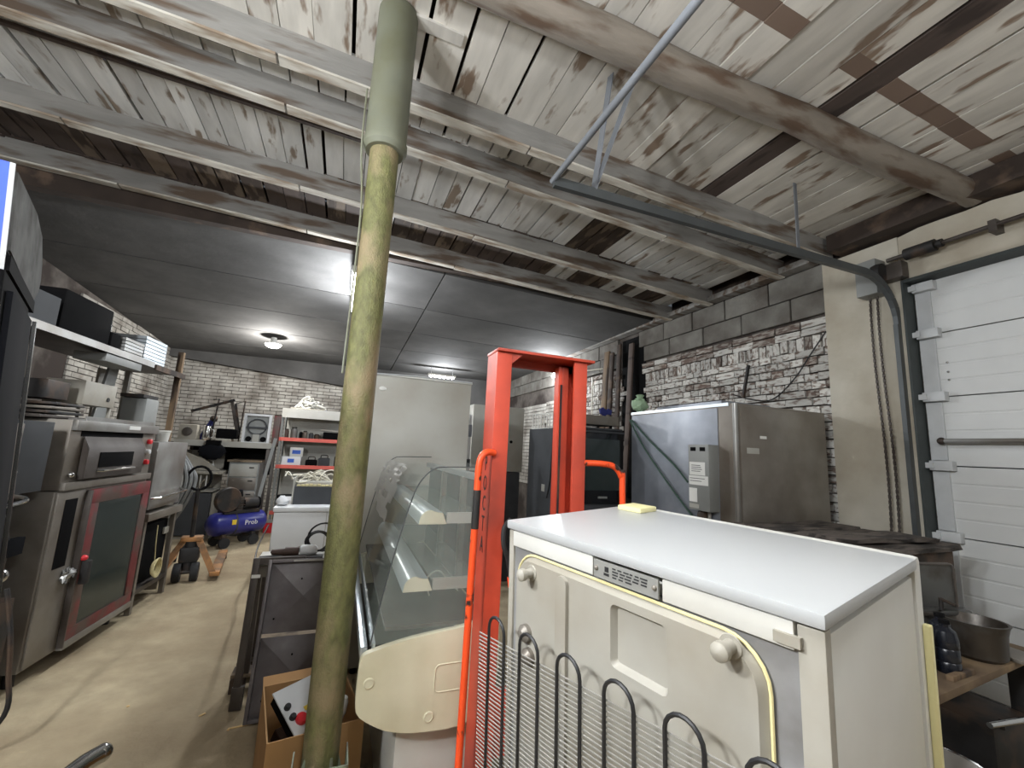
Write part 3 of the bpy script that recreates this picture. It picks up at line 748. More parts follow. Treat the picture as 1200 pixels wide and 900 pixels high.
# film left on the glass, far half
f = MB(); fl_ = gl[10:26]; ny = 9
grid = []
for i, q in enumerate(fl_):
    row = []
    for j in range(ny):
        yy = CY0+.45+(.95)*j/(ny-1); row.append(f.bm.verts.new((q.x-.012+random.uniform(-.007, .004), yy+random.uniform(-.025, .025), q.z+.010+random.uniform(-.004, .008))))
    grid.append(row)
for i in range(len(fl_)-1):
    for j in range(ny-1):
        if random.random() < .86: f.bm.faces.new((grid[i][j], grid[i][j+1], grid[i+1][j+1], grid[i+1][j]))
f.build('protective_film', 'film', case, off=o)
fx, fz = gp[0]
MB().box(fx-.035, fx-.005, CY0+.031, CY1-.031, fz-.045, fz-.005, .012).build('front_rail', 'alu', case, off=o)
MB().box(fx+.01, fx+.02, CY0+.031, CY1-.031, fz-.03, fz+.002).build('glass_channel', 'alu', case, off=o)
MB().prism([(fx-.03, fz-.05), (fx-.01, fz-.05), (fx+.02, .66), (fx, .66)], 'xz', CY0+.031, CY1-.031).build('front_panel', 'light_grey', case, off=o)
MB().box(fx+.0, .66, CY0+.031, CY1-.031, .63, .66).build('bottom_tray', 'steel_dark', case, off=o)
MB().box(fx+.05, .62, CY0+.031, CY1-.031, .90, .915).build('deck', 'steel_dark', case, off=o)
for yy in (CY0+.4, CY0+.85):
    MB().box(.585, .615, yy, yy+.03, .915, 1.46).build('upright', 'steel_dull', case, off=o)
MB().box(.625, .632, CY0+.04, CY1-.04, .92, 1.46).build('rear_door', 'dark_grey', case, off=o)
MB().box(.60, .64, CY0+.02, CY1-.02, 1.455, 1.485, .005).build('top_rail', 'alu', case, off=o)
for (pa, pb) in (((491, 614), (519, 603)), ((472, 694), (502, 679))):
    a = cp(*pa, CY0+.10); b = cp(*pb, CY0+.10)
    w = b[0]-a[0]; hh = .055
    prof = [(a[0], a[1]-.003)]+[(a[0]+w*.5*(1-cos(t))*.9, a[1]+hh*sin(t)) for t in (radians(x) for x in range(25, 125, 14))]+[(b[0], a[1]+hh*.8), (b[0]+.02, a[1]-.003)]
    ls = MB().prism(prof, 'xz', CY0+.11, CY1-.06).build('lamp_cover', 'tube_cover', case, off=o)
    MB().prism(prof, 'xz', CY0+.10, CY0+.11, .002).build('end_cap', 'cream', ls, off=o)
    MB().box(b[0]+.02, .62, CY0+.10, CY0+.115, a[1], a[1]+.045).build('shelf_bracket', 'light_grey', case, off=o)
    MB().box(b[0]+.02, .62, CY1-.075, CY1-.06, a[1], a[1]+.045).build('shelf_bracket', 'light_grey', case, off=o)
    MB().box(b[0]+.02, .62, CY0+.116, CY1-.076, a[1]+.03, a[1]+.036).build('glass_shelf', 'case_glass', case, off=o)
MB().box(.30, .66, CY0+.06, CY1-.06, .04, .63, .006).build('plinth', 'white', case, off=o)
for x in (.34, .62):
    for y in (CY0+.1, CY1-.1): MB().cyl((x, y, 0), (x, y, .045), .02, n=10).build('foot', 'black', case, off=o)
MB().tube(smooth_path([(.44, CY0+.3, .93), (.42, CY0+.3, 1.0), (.48, CY0+.32, 1.03), (.55, CY0+.34, .96), (.59, CY0+.36, .925)]), .004, 6).build('wire', 'cable_white', case, off=o)

# ---- tall white cabinet with a black open front
cab = thing('tall_cabinet', 'tall white upright cooler with black door edge behind the display counter', 'cooler', (.56, 3.7, 0)); o = (.56, 3.7, 0)
MB().box(.186, .95, 3.4, 4.0, .05, 2.13, .006).build('body', 'light_grey', cab, off=o)
MB().box(.176, .955, 3.39, 4.01, 2.13, 2.145, .003).build('top_rim', 'white', cab, off=o)
MB().box(.10, .176, 3.4, 4.0, .06, 2.05, .005).build('door', 'black', cab, off=o)
MB().box(.08, .099, 3.4, 3.435, .06, 2.05).build('door_edge', 'steel_dark', cab, off=o)
MB().box(.105, .185, 3.405, 3.99, 2.055, 2.129).build('header', 'black', cab, off=o)
MB().ball((.245, 3.398, 2.03), .022, (1.3, .25, .8), 12).build('badge', 'white', cab, off=o)
MB().tube([(.085, 3.385, 2.135), (.5, 3.385, 2.15), (.95, 3.385, 2.143)], .006, 6).build('top_wire', 'galv', cab, off=o)
for x in (.23, .9):
    for y in (3.45, 3.95): MB().cyl((x, y, 0), (x, y, .05), .02, n=8).build('foot', 'black', cab, off=o)
tag(MB().box(.02, .075, 3.30, 3.32, .0, 1.38, .002).build('pine_board', 'pine'), 'clean pine board standing upright beside the display counter', 'board')

# ---- big stainless cabinet by the right wall
SX0, SX1, SY0, SY1, SZ = 2.81, 3.86, 2.45, 3.73, 2.06
bx = thing('steel_chamber', 'large stainless steel chamber standing against the right brick wall', 'cabinet', (3.3, 3.1, 0)); o = (3.3, 3.1, 0)
MB().box(SX0, SX1, SY0, SY1, .06, SZ, .004).build('body', 'steel_dull', bx, off=o)
MB().box(SX0-.006, SX0, SY0+.16, SY1-.01, .08, SZ-.03, .002).build('side_panel', 'steel_blue', bx, off=o)  # lit side of the same steel: the light is put into the bluish colour
MB().box(SX0+.05, SX1-.01, SY0-.006, SY0, .08, SZ-.02, .002).build('front_panel', 'steel_dull', bx, off=o)
MB().cyl((SX0+.015, SY0+.01, .06), (SX0+.015, SY0+.01, SZ), .02, n=12).build('corner_trim', 'steel', bx, off=o)
MB().box(SX0-.008, SX0+.01, SY0+.05, SY1, SZ-.02, SZ+.006).build('top_trim', 'alu', bx, off=o)
MB().box(SX0+.25, SX1-.2, SY0+.35, SY1-.1, SZ, SZ+.075, .004).build('top_box', 'steel_blue', bx, off=o)
q = atY(895, 513, SY0-.007); MB().box(q.x-.04, q.x+.03, SY0-.009, SY0-.006, q.z-.01, q.z+.012).build('sticker', 'paper', bx, off=o)
q = atY(882, 528, SY0-.007); MB().box(q.x-.06, q.x+.07, SY0-.0085, SY0-.006, q.z-.025, q.z+.02).build('sticker', 'light_grey', bx, off=o)
for x in (SX0+.08, SX1-.08):
    for y in (SY0+.08, SY1-.08): MB().cyl((x, y, 0), (x, y, .06), .03, n=10).build('foot', 'iron', bx, off=o)
ya = atX(807, 560, 2.70).y; yb = atX(831, 560, 2.70).y
zb, zt = atX(818, 598, 2.70).z, atX(818, 521, 2.70).z
ct = MB().box(2.70, SX0-.006, yb, ya, zb, zt, .004).build('control_box', 'mid_grey', bx, off=o)
dy = ya-yb
def cmark(nm, m, u0, u1, v0, v1):
    xx = .0012 if nm == 'print_mark' else 0
    MB().box(2.698-xx, 2.7005-xx*1.5, ya-dy*u1, ya-dy*u0, zb+(zt-zb)*v0, zb+(zt-zb)*v1).build(nm, m, ct, off=o)
cmark('window', 'black', .12, .38, .90, .96); cmark('window', 'black', .58, .84, .90, .96)
cmark('label_plate', 'paper', .06, .82, .53, .73)
cmark('label_plate', 'paper', .03, .95, .38, .52); cmark('label_plate', 'paper', .03, .42, .12, .33); cmark('label_plate', 'light_grey', .03, .5, .03, .09)
for k in range(4): cmark('print_mark', 'ink', .16, .6+.04*(k % 3), .675-k*.03, .684-k*.03)
for k in range(2): cmark('print_mark', 'ink', .08, .8-.15*k, .475-k*.04, .484-k*.04)
MB().lathe([(.03, 0), (.045, -.03), (.045, -.06), (.02, -.08)], (2.76, (ya+yb)/2+.02, zb), 14).build('cable_gland', 'iron', bx, off=o)
MB().cyl((2.765, (ya+yb)/2-.04, zb), (2.765, (ya+yb)/2-.04, zb-.3), .012, n=8).build('conduit', 'light_grey', bx, off=o)

OZ_ = 1.89
# cables and bag hanging off the top corner
gb = atY(736, 482, 3.80)
bg = thing('plastic_bag', 'pale green plastic bag sitting on the corner of the steel chamber', 'bag', (2.86, 3.66, SZ))
m = MB().ball((0, 0, .08), .065, (1.35, .8, 1.1), 14)
for v in m.bm.verts: v.co += Vec((random.uniform(-.016, .016), random.uniform(-.016, .016), random.uniform(-.008, .016)))
m.build('bag_body', 'green_bag', bg); MB().lathe([(.05, .11), (.022, .15), (.045, .185), (.03, .195)], n=7).build('knot', 'green_bag', bg)
cb = thing('cable', 'two dark green cables drooping across the steel chamber', 'cable', (2.74, 3.6, 1.2)); o = (2.74, 3.6, 1.2)
for k, pts in enumerate((((738, 492), (752, 520), (775, 555), (800, 590), (820, 615)), ((740, 492), (760, 515), (790, 545), (806, 565)))):
    P = [atX(a, b, 2.78-.02*i*0) for i, (a, b) in enumerate(pts)]; MB().tube(smooth_path(P, 5), .008, 6).build('strand', 'green_cable', cb, off=o)
bc = atY(727, 480, 4.05)
m = MB(); m.prism([(-.07, 0), (-.02, -.03), (.01, .0), (.06, -.01), (.075, .04), (.03, .06), (.0, .03), (-.04, .07), (-.08, .05)], 'xz', -.02, .02, .006)
r_ = m.build('rag', 'blue_cloth'); r_.location = (2.68, 4.02, OZ_+.135+.036); tag(r_, 'crumpled dark blue rag lying on the metal drawer box', 'rag')

# ---- dark oven between mast and steel chamber
OX0, OX1, OY0, OY1, OZ = 2.22, 2.79, 3.86, 5.05, 1.89
ov = thing('combi_oven', 'dark grey oven with black glass door behind the red mast', 'oven', (2.5, 4.4, 0)); o = (2.5, 4.4, 0)
MB().box(OX0, OX1, OY0, OY1, .08, OZ, .006).build('body', 'dark_grey', ov, off=o)
od = MB().box(OX0+.02, OX1-.01, OY0-.035, OY0-.002, 1.12, OZ-.02, .008).build('door', 'black_gloss', ov, off=o)
MB().box(OX0+.07, OX1-.06, OY0-.038, OY0-.034, 1.25, OZ-.12).build('window_pane', 'door_glass', od, off=o)
MB().box(OX0+.02, OX1-.01, OY0-.05, OY0-.034, OZ-.055, OZ-.035).build('handle', 'dark_grey', od, off=o)
MB().box(OX0+.25, OX0+.36, OY0-.040, OY0-.034, 1.17, 1.19).build('badge', 'mid_grey', od, off=o)
MB().box(OX0+.02, OX1-.01, OY0-.03, OY0-.002, .12, 1.10, .006).build('lower_door', 'dark_grey', ov, off=o)
MB().box(OX0-.004, OX0, 4.55, 4.63, 1.16, 1.24).build('sticker', 'light_grey', ov, off=o)
for x in (OX0+.06, OX1-.06):
    for y in (OY0+.06, OY1-.06): MB().cyl((x, y, 0), (x, y, .085), .025, n=8).build('foot', 'iron', ov, off=o)
MB().tube(smooth_path([(2.40, 4.25, 1.905), (2.27, 4.22, 1.92), (2.205, 4.3, 1.86), (2.20, 4.35, 1.6), (2.20, 4.38, 1.3), (2.20, 4.45, 1.1)]), .009, 7).build('power_cord', 'cable_black', ov, off=o)
db = thing('metal_box', 'dull grey metal drawer box lying on top of the dark oven', 'box', (2.52, 4.1, OZ)); o = (2.52, 4.1, OZ)
MB().box(2.26, 2.77, 3.90, 4.25, OZ+.035, OZ+.135, .006).build('shell', 'steel_dull', db, off=o)
for x in (2.32, 2.70):
    for y in (3.95, 4.2): MB().cyl((x, y, OZ), (x, y, OZ+.036), .015, n=8).build('foot', 'black', db, off=o)
wr = thing('wire_rack', 'white wire rack standing on the dark oven', 'rack', (2.33, 4.7, OZ)); o = (2.33, 4.7, OZ)
fm = MB(); A, B = (2.24, 5.0), (2.44, 4.35)
for zz in (OZ+.012, OZ+.19): fm.cyl((A[0], A[1], zz), (B[0], B[1], zz), .006, n=6)
for xy in (A, B): fm.cyl((xy[0], xy[1], OZ), (xy[0], xy[1], OZ+.19), .006, n=6)
for dx in (0, 1): fm.cyl((A[0]+.12*dx, A[1], OZ+.006), (B[0]+.12*dx, B[1], OZ+.006), .006, n=6)
for xy in (A, B): fm.cyl((xy[0], xy[1], OZ+.006), (xy[0]+.12, xy[1], OZ+.006), .006, n=6)
fm.build('frame', 'white', wr, off=o)
for i in range(1, 13):
    t = i/13; x, y = A[0]+(B[0]-A[0])*t, A[1]+(B[1]-A[1])*t; MB().cyl((x, y, OZ+.012), (x, y, OZ+.19), .006, n=5).build('wire', 'white', wr, off=o)
gc = thing('grey_cabinet', 'light grey metal cabinet with one round hole on a dark base', 'cabinet', (1.85, 5.45, 0)); o = (1.85, 5.45, 0)
MB().box(1.50, 2.20, 5.2, 5.75, 1.34, 2.17, .006).build('upper_box', 'light_grey', gc, off=o)
MB().box(1.52, 2.18, 5.22, 5.75, .0, 1.335, .006).build('base_box', 'dark_grey', gc, off=o)
MB().lathe([(.02, 0), (.02, -.006), (0, -.006)], (2.03, 5.2, 1.72), 12, 'y').build('lock', 'black', gc, off=o)
# shelf frame with signs seen between cooler and mast
sf = thing('sheet_stack', 'white sheet in blue film standing beside the grey cabinet', 'sheet', (1.36, 5.1, 0)); o = (1.36, 5.1, 0)
MB().box(1.20, 1.46, 5.10, 5.13, .0, 2.02, .003).build('panel', 'white_bright', sf, off=o)
MB().box(1.19, 1.465, 5.09, 5.098, 1.0, 1.48).build('film_strip', 'dark_grey', sf, off=o)
MB().box(1.19, 1.465, 5.092, 5.099, 1.75, 1.9).build('film_band', 'steel_blue', sf, off=o)
rk = thing('steel_rack', 'thin white steel rack frame beside the tall white cooler', 'rack', (1.2, 5.6, 0)); o = (1.2, 5.6, 0)
for x, y in ((1.02, 5.5), (1.36, 5.5), (1.02, 5.95), (1.36, 5.95)): MB().box(x-.015, x+.015, y-.015, y+.015, 0, 2.42).build('upright', 'light_grey', rk, off=o)
for zz in (.5, 1.3, 2.28): MB().box(1.02, 1.36, 5.5, 5.95, zz, zz+.025).build('shelf', 'light_grey', rk, off=o)
for i, (m_, z0) in enumerate((('yellow', 2.02), ('sign_blue', 1.87), ('black', 1.74))):
    s = MB().box(1.03, 1.19, 5.46, 5.478, z0, z0+.15 if i < 2 else z0+.1).build('colour_card', m_); s.location = (0, 0, 0)
    tag(s, ('yellow card hanging on the white rack frame', 'blue card hanging below the yellow card on the rack', 'black card hanging below the blue card on the rack')[i], 'card')
jn = thing('cloth_sack', 'off-white cloth sack on the white rack shelf', 'sack', (1.19, 5.7, 1.325))
m = MB().ball((0, 0, .115), .13, (.9, 1.1, .88), 14)
for v in m.bm.verts: v.co += Vec((random.uniform(-.015, .015), random.uniform(-.015, .015), 0))
m.build('sack_body', 'off_white', jn)
# planks leaning in the niche
for i, (px0, yy, w, top, m_) in enumerate(((722, 5.95, .14, 3.3, 'plank_brown'), (733, 5.75, .10, 3.25, 'dark_wood'), (742, 5.45, .09, 3.35, 'dark_wood'), (752, 5.25, .10, 3.3, 'plank_bare'))):
    x = 3.80
    b = MB().box(-.015, .015, -w/2, w/2, 0, top, .003).build('leaning_board', m_); b.location = (x-.02, yy, 0); b.rotation_euler = (radians((2, 1, -1, 1)[i]), radians(2.2), 0)
    tag(b, ('wide brown board leaning on the right wall, lit by the floodlight', 'narrow dark board leaning next to the wide brown board', 'dark timber in the wall niche', 'blackened board at the niche edge beside the white bricks')[i], 'board')
cd = thing('wall_conduit', 'white plastic conduit running up the right wall beside the boards', 'conduit', (3.93, 6.3, 2.0)); o = (3.93, 6.3, 2.0)
MB().cyl((3.95, 6.35, 2.0), (3.95, 6.35, 2.95), .012, n=6).build('pipe', 'cable_white', cd, off=o); MB().cyl((3.95, 6.02, 3.05), (3.7, 7.4, 3.12), .01, n=6).build('pipe', 'cable_white', cd, off=o)
bh = thing('wall_cable', 'thin black cable looped across the white brick wall', 'cable', (3.95, 3, 2.6)); o = (3.95, 3, 2.6)
P = [atX(*q, 3.97) for q in ((968, 388), (950, 415), (930, 445), (905, 468), (880, 468), (858, 462))]; MB().tube(smooth_path(P), .006, 6).build('strand', 'cable_black', bh, off=o)
ap = MB().bar(tuple(atX(877, 428, 3.97)), tuple(atX(871, 466, 3.95)), .03, .02).build('iron_bracket', 'iron'); tag(ap, 'black iron strap fixed to the white bricks above the steel chamber', 'strap')

# ================================================================== LEFT SIDE
# ---- drinks cooler with blue lit front, nearest on the left
dc = thing('drinks_cooler', 'tall dark drinks cooler with blue lit sign and grey curved canopy', 'cooler', (-.72+cos(radians(22.4))*.13, 1.2+sin(radians(22.4))*.13, .04), radians(22.4))
dc.rotation_euler = (0, radians(-3.6), radians(22.4))
MB().box(-.62, 0, .02, .44, .06, 1.90, .006).build('body', 'black', dc)
cn = MB().prism([(.04, 1.945), (0, 2.12), (.36, 2.155), (.52, 2.145), (.60, 2.08), (.62, 2.03), (.60, 1.985), (.50, 1.93)], 'yz', -.62, .0, .004).build('canopy', 'canopy_grey', dc)
sl = [(-.001, 2.13), (-.005, 2.13), (.050, 1.78), (.054, 1.78)]
MB().prism(sl, 'yz', -.60, -.012).build('sign_panel', 'blue_lit', cn)
MB().prism([(a-.002 if i in (1, 2) else a, b) for i, (a, b) in enumerate(sl)], 'yz', -.012, -.004).build('sign_trim', 'white_bright', cn)
MB().box(-.62, .004, .03, .5, 1.90, 1.934).build('canopy_underside', 'black', cn)
MB().box(-.60, -.01, -.02, .018, .15, 1.765, .004).build('door', 'black_gloss', dc)
MB().box(.001, .012, .05, .40, .1, 1.86, .002).build('side_panel', 'cooler_side', dc)
MB().box(.012, .02, .41, .425, .1, 1.86).build('side_trim', 'chrome', dc)
MB().box(-.55, -.03, .44, .60, .3, 1.93, .01).build('cooling_unit', 'blue_paint', dc)
for x in (-.56, -.06):
    for y in (.07, .39): MB().cyl((x, y, -.04-x*.0628), (x, y, .062), .02, n=8).build('foot', 'iron', dc)

# ---- steel oven between the cooler and the proofer
s1 = thing('steel_oven', 'dark steel oven with bar handle between the cooler and the proofer', 'oven', (-1.74, 2.72, 0), radians(-3))
MB().box(-.8, -.02, 0, .86, .0, .60, .006).build('lower_body', 'iron', s1)
MB().box(-.8, 0, 0, .60, .62, 1.62, .006).build('upper_body', 'steel_dull', s1)
MB().box(-.7, -.03, .61, .90, 1.21, 1.64, .006).build('side_box', 'dark_grey', s1)
MB().box(-.7, -.12, .62, .86, .62, 1.20, .004).build('plumbing_box', 'black', s1)
hb = MB().tube(smooth_path([(.0, .05, 1.16), (.06, .05, 1.165), (.10, .15, 1.17), (.12, .45, 1.19), (.10, .56, 1.20), (.04, .575, 1.215), (.0, .58, 1.22)], 4), .012, 8).build('bar_handle', 'chrome', s1)
for i in range(4): MB().box(0, .006, .05+.0, .52, .66+.05*i, .69+.05*i).build('vent_slat', 'steel_dark', s1)
MB().tube(smooth_path([(-.08, .70, 1.1), (-.04, .72, .9), (-.05, .70, .6), (-.0, .68, .4)]), .02, 8).build('pipe', 'iron', s1)
MB().ball((.02, .62, .78), .04, (1, 1, 1), 12).build('valve', 'chrome', s1)
MB().box(-.06, -.02, .62, .84, .85, .95, .006).build('motor_cover', 'cooler_side', s1)
cc = thing('floor_cable', 'black cable hanging down onto the floor beside the steel oven', 'cable', (-1.5, 2.9, 0)); o = (-1.5, 2.9, 0)
P = [atX(8, 690, -1.50), atX(12, 740, -1.45), atX(10, 790, -1.42), atX(4, 840, -1.40)]; e = P[-1].copy(); e.z = .01; e.x -= .15; P.append(e)
MB().tube(smooth_path(P), .011, 7).build('strand', 'iron', cc, off=o)

# ---- proofer with red framed door and deck oven on top
pf = thing('proofer_cabinet', 'steel proofer cabinet with a red framed glass door', 'proofer', (-1.71, 3.74, 0), radians(-4.5))
MB().box(-.85, 0, 0, 1.15, .10, 1.19, .005).build('body', 'steel_dull', pf)
MB().box(.0, .012, .02, .30, .11, 1.18, .004).build('left_panel', 'steel_dull', pf)
MB().box(.012, .016, .10, .22, .68, 1.13, .002).build('vent_slot', 'black', pf)
d = MB(); y0, y1, z0, z1 = .315, 1.135, .12, 1.175
for a in ((y0, y1, z0, z0+.11), (y0, y1, z1-.10, z1), (y0, y0+.10, z0+.11, z1-.10), (y1-.10, y1, z0+.11, z1-.10)): d.box(.012, .045, a[0], a[1], a[2], a[3], .003)
dd = d.build('door', 'red_frame', pf)
MB().box(.020, .036, y0+.10, y1-.10, z0+.11, z1-.10).build('door_pane', 'door_glass', dd)
MB().box(.012, .05, y0-.012, y1+.01, z0-.015, z0+.035, .003).build('door_sill', 'steel', dd)
MB().box(.012, .05, y0-.014, y0, z0, z1, .002).build('door_edge', 'steel_dark', dd)
MB().box(.045, .09, y0+.02, y0+.07, .52, .68, .01).build('handle', 'iron', dd)
MB().ball((.05, y0+.03, .70), .025, (1, 1, .8)).build('handle_boss', 'red_plastic', dd)
mb = MB().ball((.03, .24, .62), .032, (1, 1.2, 1.1))
for v in mb.bm.verts: v.co += Vec((random.uniform(-.02, .02), random.uniform(-.03, .03), random.uniform(-.03, .03)))
mb.build('latch', 'steel', pf)
for y in (.08, 1.07):
    for x in (-.78, -.08): MB().cyl((x, y, 0), (x, y, .10), .03, n=10).build('foot', 'iron', pf)
dk = thing('deck_oven', 'stainless deck oven with red switches standing on the proofer', 'oven', (-1.71, 3.74, 1.195), radians(-4.5))
MB().box(-.85, 0, .03, 1.15, .0, .47, .005).build('body', 'steel_dull', dk)
MB().box(.0, .03, .03, 1.15, .40, .47, .004).build('hood', 'steel', dk)
MB().box(.0, .03, .03, 1.15, .0, .05, .004).build('sill', 'steel_dull', dk)
d2 = MB().prism([(.01, .06), (.05, .07), (.05, .28), (.01, .36)], 'xz', .16, .92, .004).build('door', 'steel_dark', dk)
MB().box(.05, .056, .30, .74, .14, .25, .003).build('door_window', 'black', d2)
MB().tube([(.05, .30, .12), (.075, .32, .12), (.075, .74, .12), (.05, .76, .12)], .009, 7).build('handle', 'chrome', d2)
MB().box(.001, .004, .14, .95, .36, .40).build('shadow_gap', 'black', dk)
for z, m_ in ((.33, 'red_plastic'), (.24, 'white_bright'), (.15, 'red_plastic')): MB().lathe([(.022, .0), (.022, .025), (.016, .03), (0, .03)], (0, 1.06, z), 12, 'x').build('switch', m_, dk)
MB().box(.03, .034, .66, .82, .425, .455).build('badge', 'paper', dk)
MB().ball((.01, .10, .1), .02).build('hinge', 'chrome', dk)

# ---- next oven on a steel stand
nx = thing('bench_oven', 'plain steel oven with rail handle on an open stand past the proofer', 'oven', (-1.60, 4.97, 0), radians(-4.5))
MB().box(-.8, 0, .0, .64, .90, 1.52, .006).build('body', 'steel', nx)
MB().box(-.8, .03, -.02, .68, .80, .87, .004).build('worktop', 'steel_dull', nx)
MB().tube([(.0, .03, 1.0), (.07, .04, 1.01), (.07, .58, 1.03), (.0, .60, 1.05)], .011, 8).build('rail_handle', 'chrome', nx)
for x in (-.75, -.02):
    for y in (.02, .62): MB().box(x-.02, x+.02, y-.02, y+.02, 0, .80).build('leg', 'steel_dull', nx)
MB().box(-.76, .0, 0, .64, .16, .20).build('lower_shelf', 'steel_dark', nx)
MB().box(-.75, -.05, .04, .60, .22, .74, .005).build('inner_box', 'black', nx)
MB().box(-.045, -.03, .5, .62, .6, .66).build('lamp_holder', 'off_white', nx)
cw = MB()
for k in range(5):
    r = .055+.006*k; cw.tube([(.0+.008*k, .28+r*cos(a), .33+r*1.1*sin(a)) for a in (2*pi*i/16 for i in range(16))], .006, 5, closed=True)
cw.tube(smooth_path([(.0, .28, .40), (-.01, .27, .55), (-.03, .30, .72)]), .005, 5)
cwo = cw.build('wire_coil', 'foam'); cwo.location = (-1.585, 4.97, 0); cwo.rotation_euler = (0, 0, radians(-4.5)); tag(cwo, 'pale coil of wire hanging at the front of the oven stand', 'wire')
for k in range(3):
    P = smooth_path([(-1.72+.02*k, 5.765+.055*k, 1.42), (-1.62+.03*k, 5.765+.055*k, 1.32-.04*k), (-1.56+.03*k, 5.765+.055*k, 1.10), (-1.62+.03*k, 5.765+.055*k, .85), (-1.76+.02*k, 5.765+.055*k, .5), (-1.90+.02*k, 5.765+.055*k, .0)])
    h = MB().tube(P, .022, 8).build('duct_hose', 'hose'); tag(h, ('bent grey hose nearest the steel bench oven', 'bent grey hose between the two others past the bench oven', 'bent grey hose next to the pallet truck')[k], 'hose', 'bent grey hoses')
bp = MB().box(-.9, -.05, 0, .02, 0, 1.3, .004).build('steel_sheet', 'steel_dull'); bp.location = (-1.60, 5.72, 0); tag(bp, 'upright steel panel behind the bench oven, beside the bent hoses', 'panel')

# ---- shelf above the ovens with its load
sh = thing('overhead_shelf', 'long steel shelf above the ovens carried on posts', 'shelf', (-1.74, 3.74, 0), radians(-4.5))
MB().box(-.5, 0, -1.0, 1.60, 2.20, 2.225, .003).build('shelf_board', 'steel_dark', sh)
MB().box(-.0, .012, -1.0, .98, 2.185, 2.235).build('front_edge', 'steel', sh)
MB().box(-.0, .02, 1.0, 1.60, 2.17, 2.22).build('front_edge', 'rust', sh)
MB().box(-.07, -.02, 1.58, 1.62, 1.53, 2.45).build('post', 'plank_brown', sh)
MB().box(-.40, -.36, 1.40, 1.44, 1.53, 2.2).build('post', 'off_white', sh)
MB().prism([(.82, 1.675), (1.0, 1.675), (1.06, 2.2), (.93, 2.2)], 'yz', -.30, -.28).build('support_plate', 'mid_grey', sh)
MB().box(-.45, -.41, -.92, -.88, 1.625, 2.2).build('post', 'iron', sh); MB().box(-.10, -.06, -.92, -.88, 1.625, 2.2).build('post', 'iron', sh)
MB().box(-.46, -.44, 1.10, 1.36, 1.70, 2.16).build('back_sheet', 'off_white', sh)
MB().box(-.2, .0, .30, .80, 2.12, 2.18, .003).build('drawer_rail', 'mid_grey', sh)
def onshelf(name, label, cat, x, y, z=2.225, rz=0., group=None):
    b = Mat.Rotation(radians(-4.5), 4, 'Z') @ Vec((x, y, z))
    return thing(name, label, cat, (-1.74+b.x, 3.74+b.y, z), radians(-4.5)+rz, group)
t = onshelf('appliance', 'black box shaped appliance with a lever on the shelf above the ovens', 'appliance', -.25, .18)
MB().box(-.2, .2, -.32, .22, 0, .30, .02).build('body', 'black', t); MB().box(-.2, .21, .22, .34, 0, .14, .01).build('front', 'black', t)
MB().cyl((.18, .24, .12), (.14, .30, .30), .008).build('lever', 'chrome', t); MB().ball((.19, .24, .11), .018).build('knob', 'chrome', t)
t = onshelf('crate', 'low grey crate on the near end of the shelf above the ovens', 'crate', -.22, -.42)
MB().box(-.2, .2, -.2, .2, 0, .02).box(-.2, -.18, -.2, .2, .02, .2).box(.18, .2, -.2, .2, .02, .2).box(-.18, .18, -.2, -.18, .02, .2).box(-.18, .18, .18, .2, .02, .2).build('crate_body', 'dark_grey', t)
for k in range(5):
    t = onshelf('baking_tray', 'thin baking tray beside the black appliance, '+('lowest of its stack', 'second from the bottom of its stack', 'middle of its stack', 'second from the top of its stack', 'topmost of its stack')[k], 'tray', -.22, .685, 2.226+.028*k, 0, 'trays beside the black appliance')
    MB().box(-.18, .2, -.14, .14, 0, .006).box(-.18, .2, -.14, -.134, .006, .022).box(-.18, .2, .134, .14, .006, .022).box(.194, .2, -.134, .134, .006, .022).build('pan', 'steel', t)
for k in range(7):
    t = onshelf('baking_tray', 'wide tray in the taller stack by the shelf end, '+('lowest', 'second lowest', 'third lowest', 'in the middle', 'third from the top', 'second from the top', 'topmost')[k], 'tray', -.22, 1.03, 2.226+.032*k, 0, 'trays in the taller stack')
    MB().box(-.18, .2, -.19, .19, 0, .007).box(-.18, .2, -.19, -.184, .007, .026).box(-.18, .2, .184, .19, .007, .026).box(.194, .2, -.184, .184, .007, .026).build('pan', 'alu', t)
t = onshelf('machine_motor', 'grey rounded motor housing behind the tray stacks', 'motor', -.36, 1.36)
MB().lathe([(.0, -.1), (.07, -.1), (.08, .05), (.05, .1), (0, .1)], (0, 0, .08), 14, 'y').build('housing', 'dark_grey', t); MB().box(-.06, .06, -.08, .08, 0, .02).build('foot_plate', 'iron', t)
# things standing on the deck oven, under the shelf
def onoven(name, label, cat, x, y, z=1.67): return onshelf(name, label, cat, x, y, z)
t = onoven('sheet_metal_box', 'cream metal box on legs standing on the deck oven', 'box', -.25, .58)
MB().box(-.12, .12, -.20, .20, .12, .30, .004).build('box_body', 'off_white', t)
for y in (-.18, .18): MB().box(.09, .11, y-.01, y+.01, 0, .12).box(-.11, -.09, y-.01, y+.01, 0, .12).build('leg', 'off_white', t)
MB().lathe([(.018, .0), (.018, .006), (0, .006)], (.12, .10, .18), 10, 'x').build('knob', 'iron', t)
t = onoven('tray_pile', 'messy pile of dark pans above the near half of the deck oven', 'pans', -.25, .14)
for k in range(4): MB().box(-.18, .16, -.18+.02*k, .20+.01*k, .03*k, .03*k+.018, .004, mtx=Mat.Rotation(radians(3*k-4), 4, 'Z')).build('pan', ('steel_dark', 'iron', 'steel_dull', 'iron')[k], t)
MB().box(-.12, .10, -.1, .12, .13, .26, .01).build('lid', 'iron', t)
t = onoven('scale_machine', 'grey box machine with a curved cable between shelf and oven', 'machine', -.20, 1.335, 1.525)
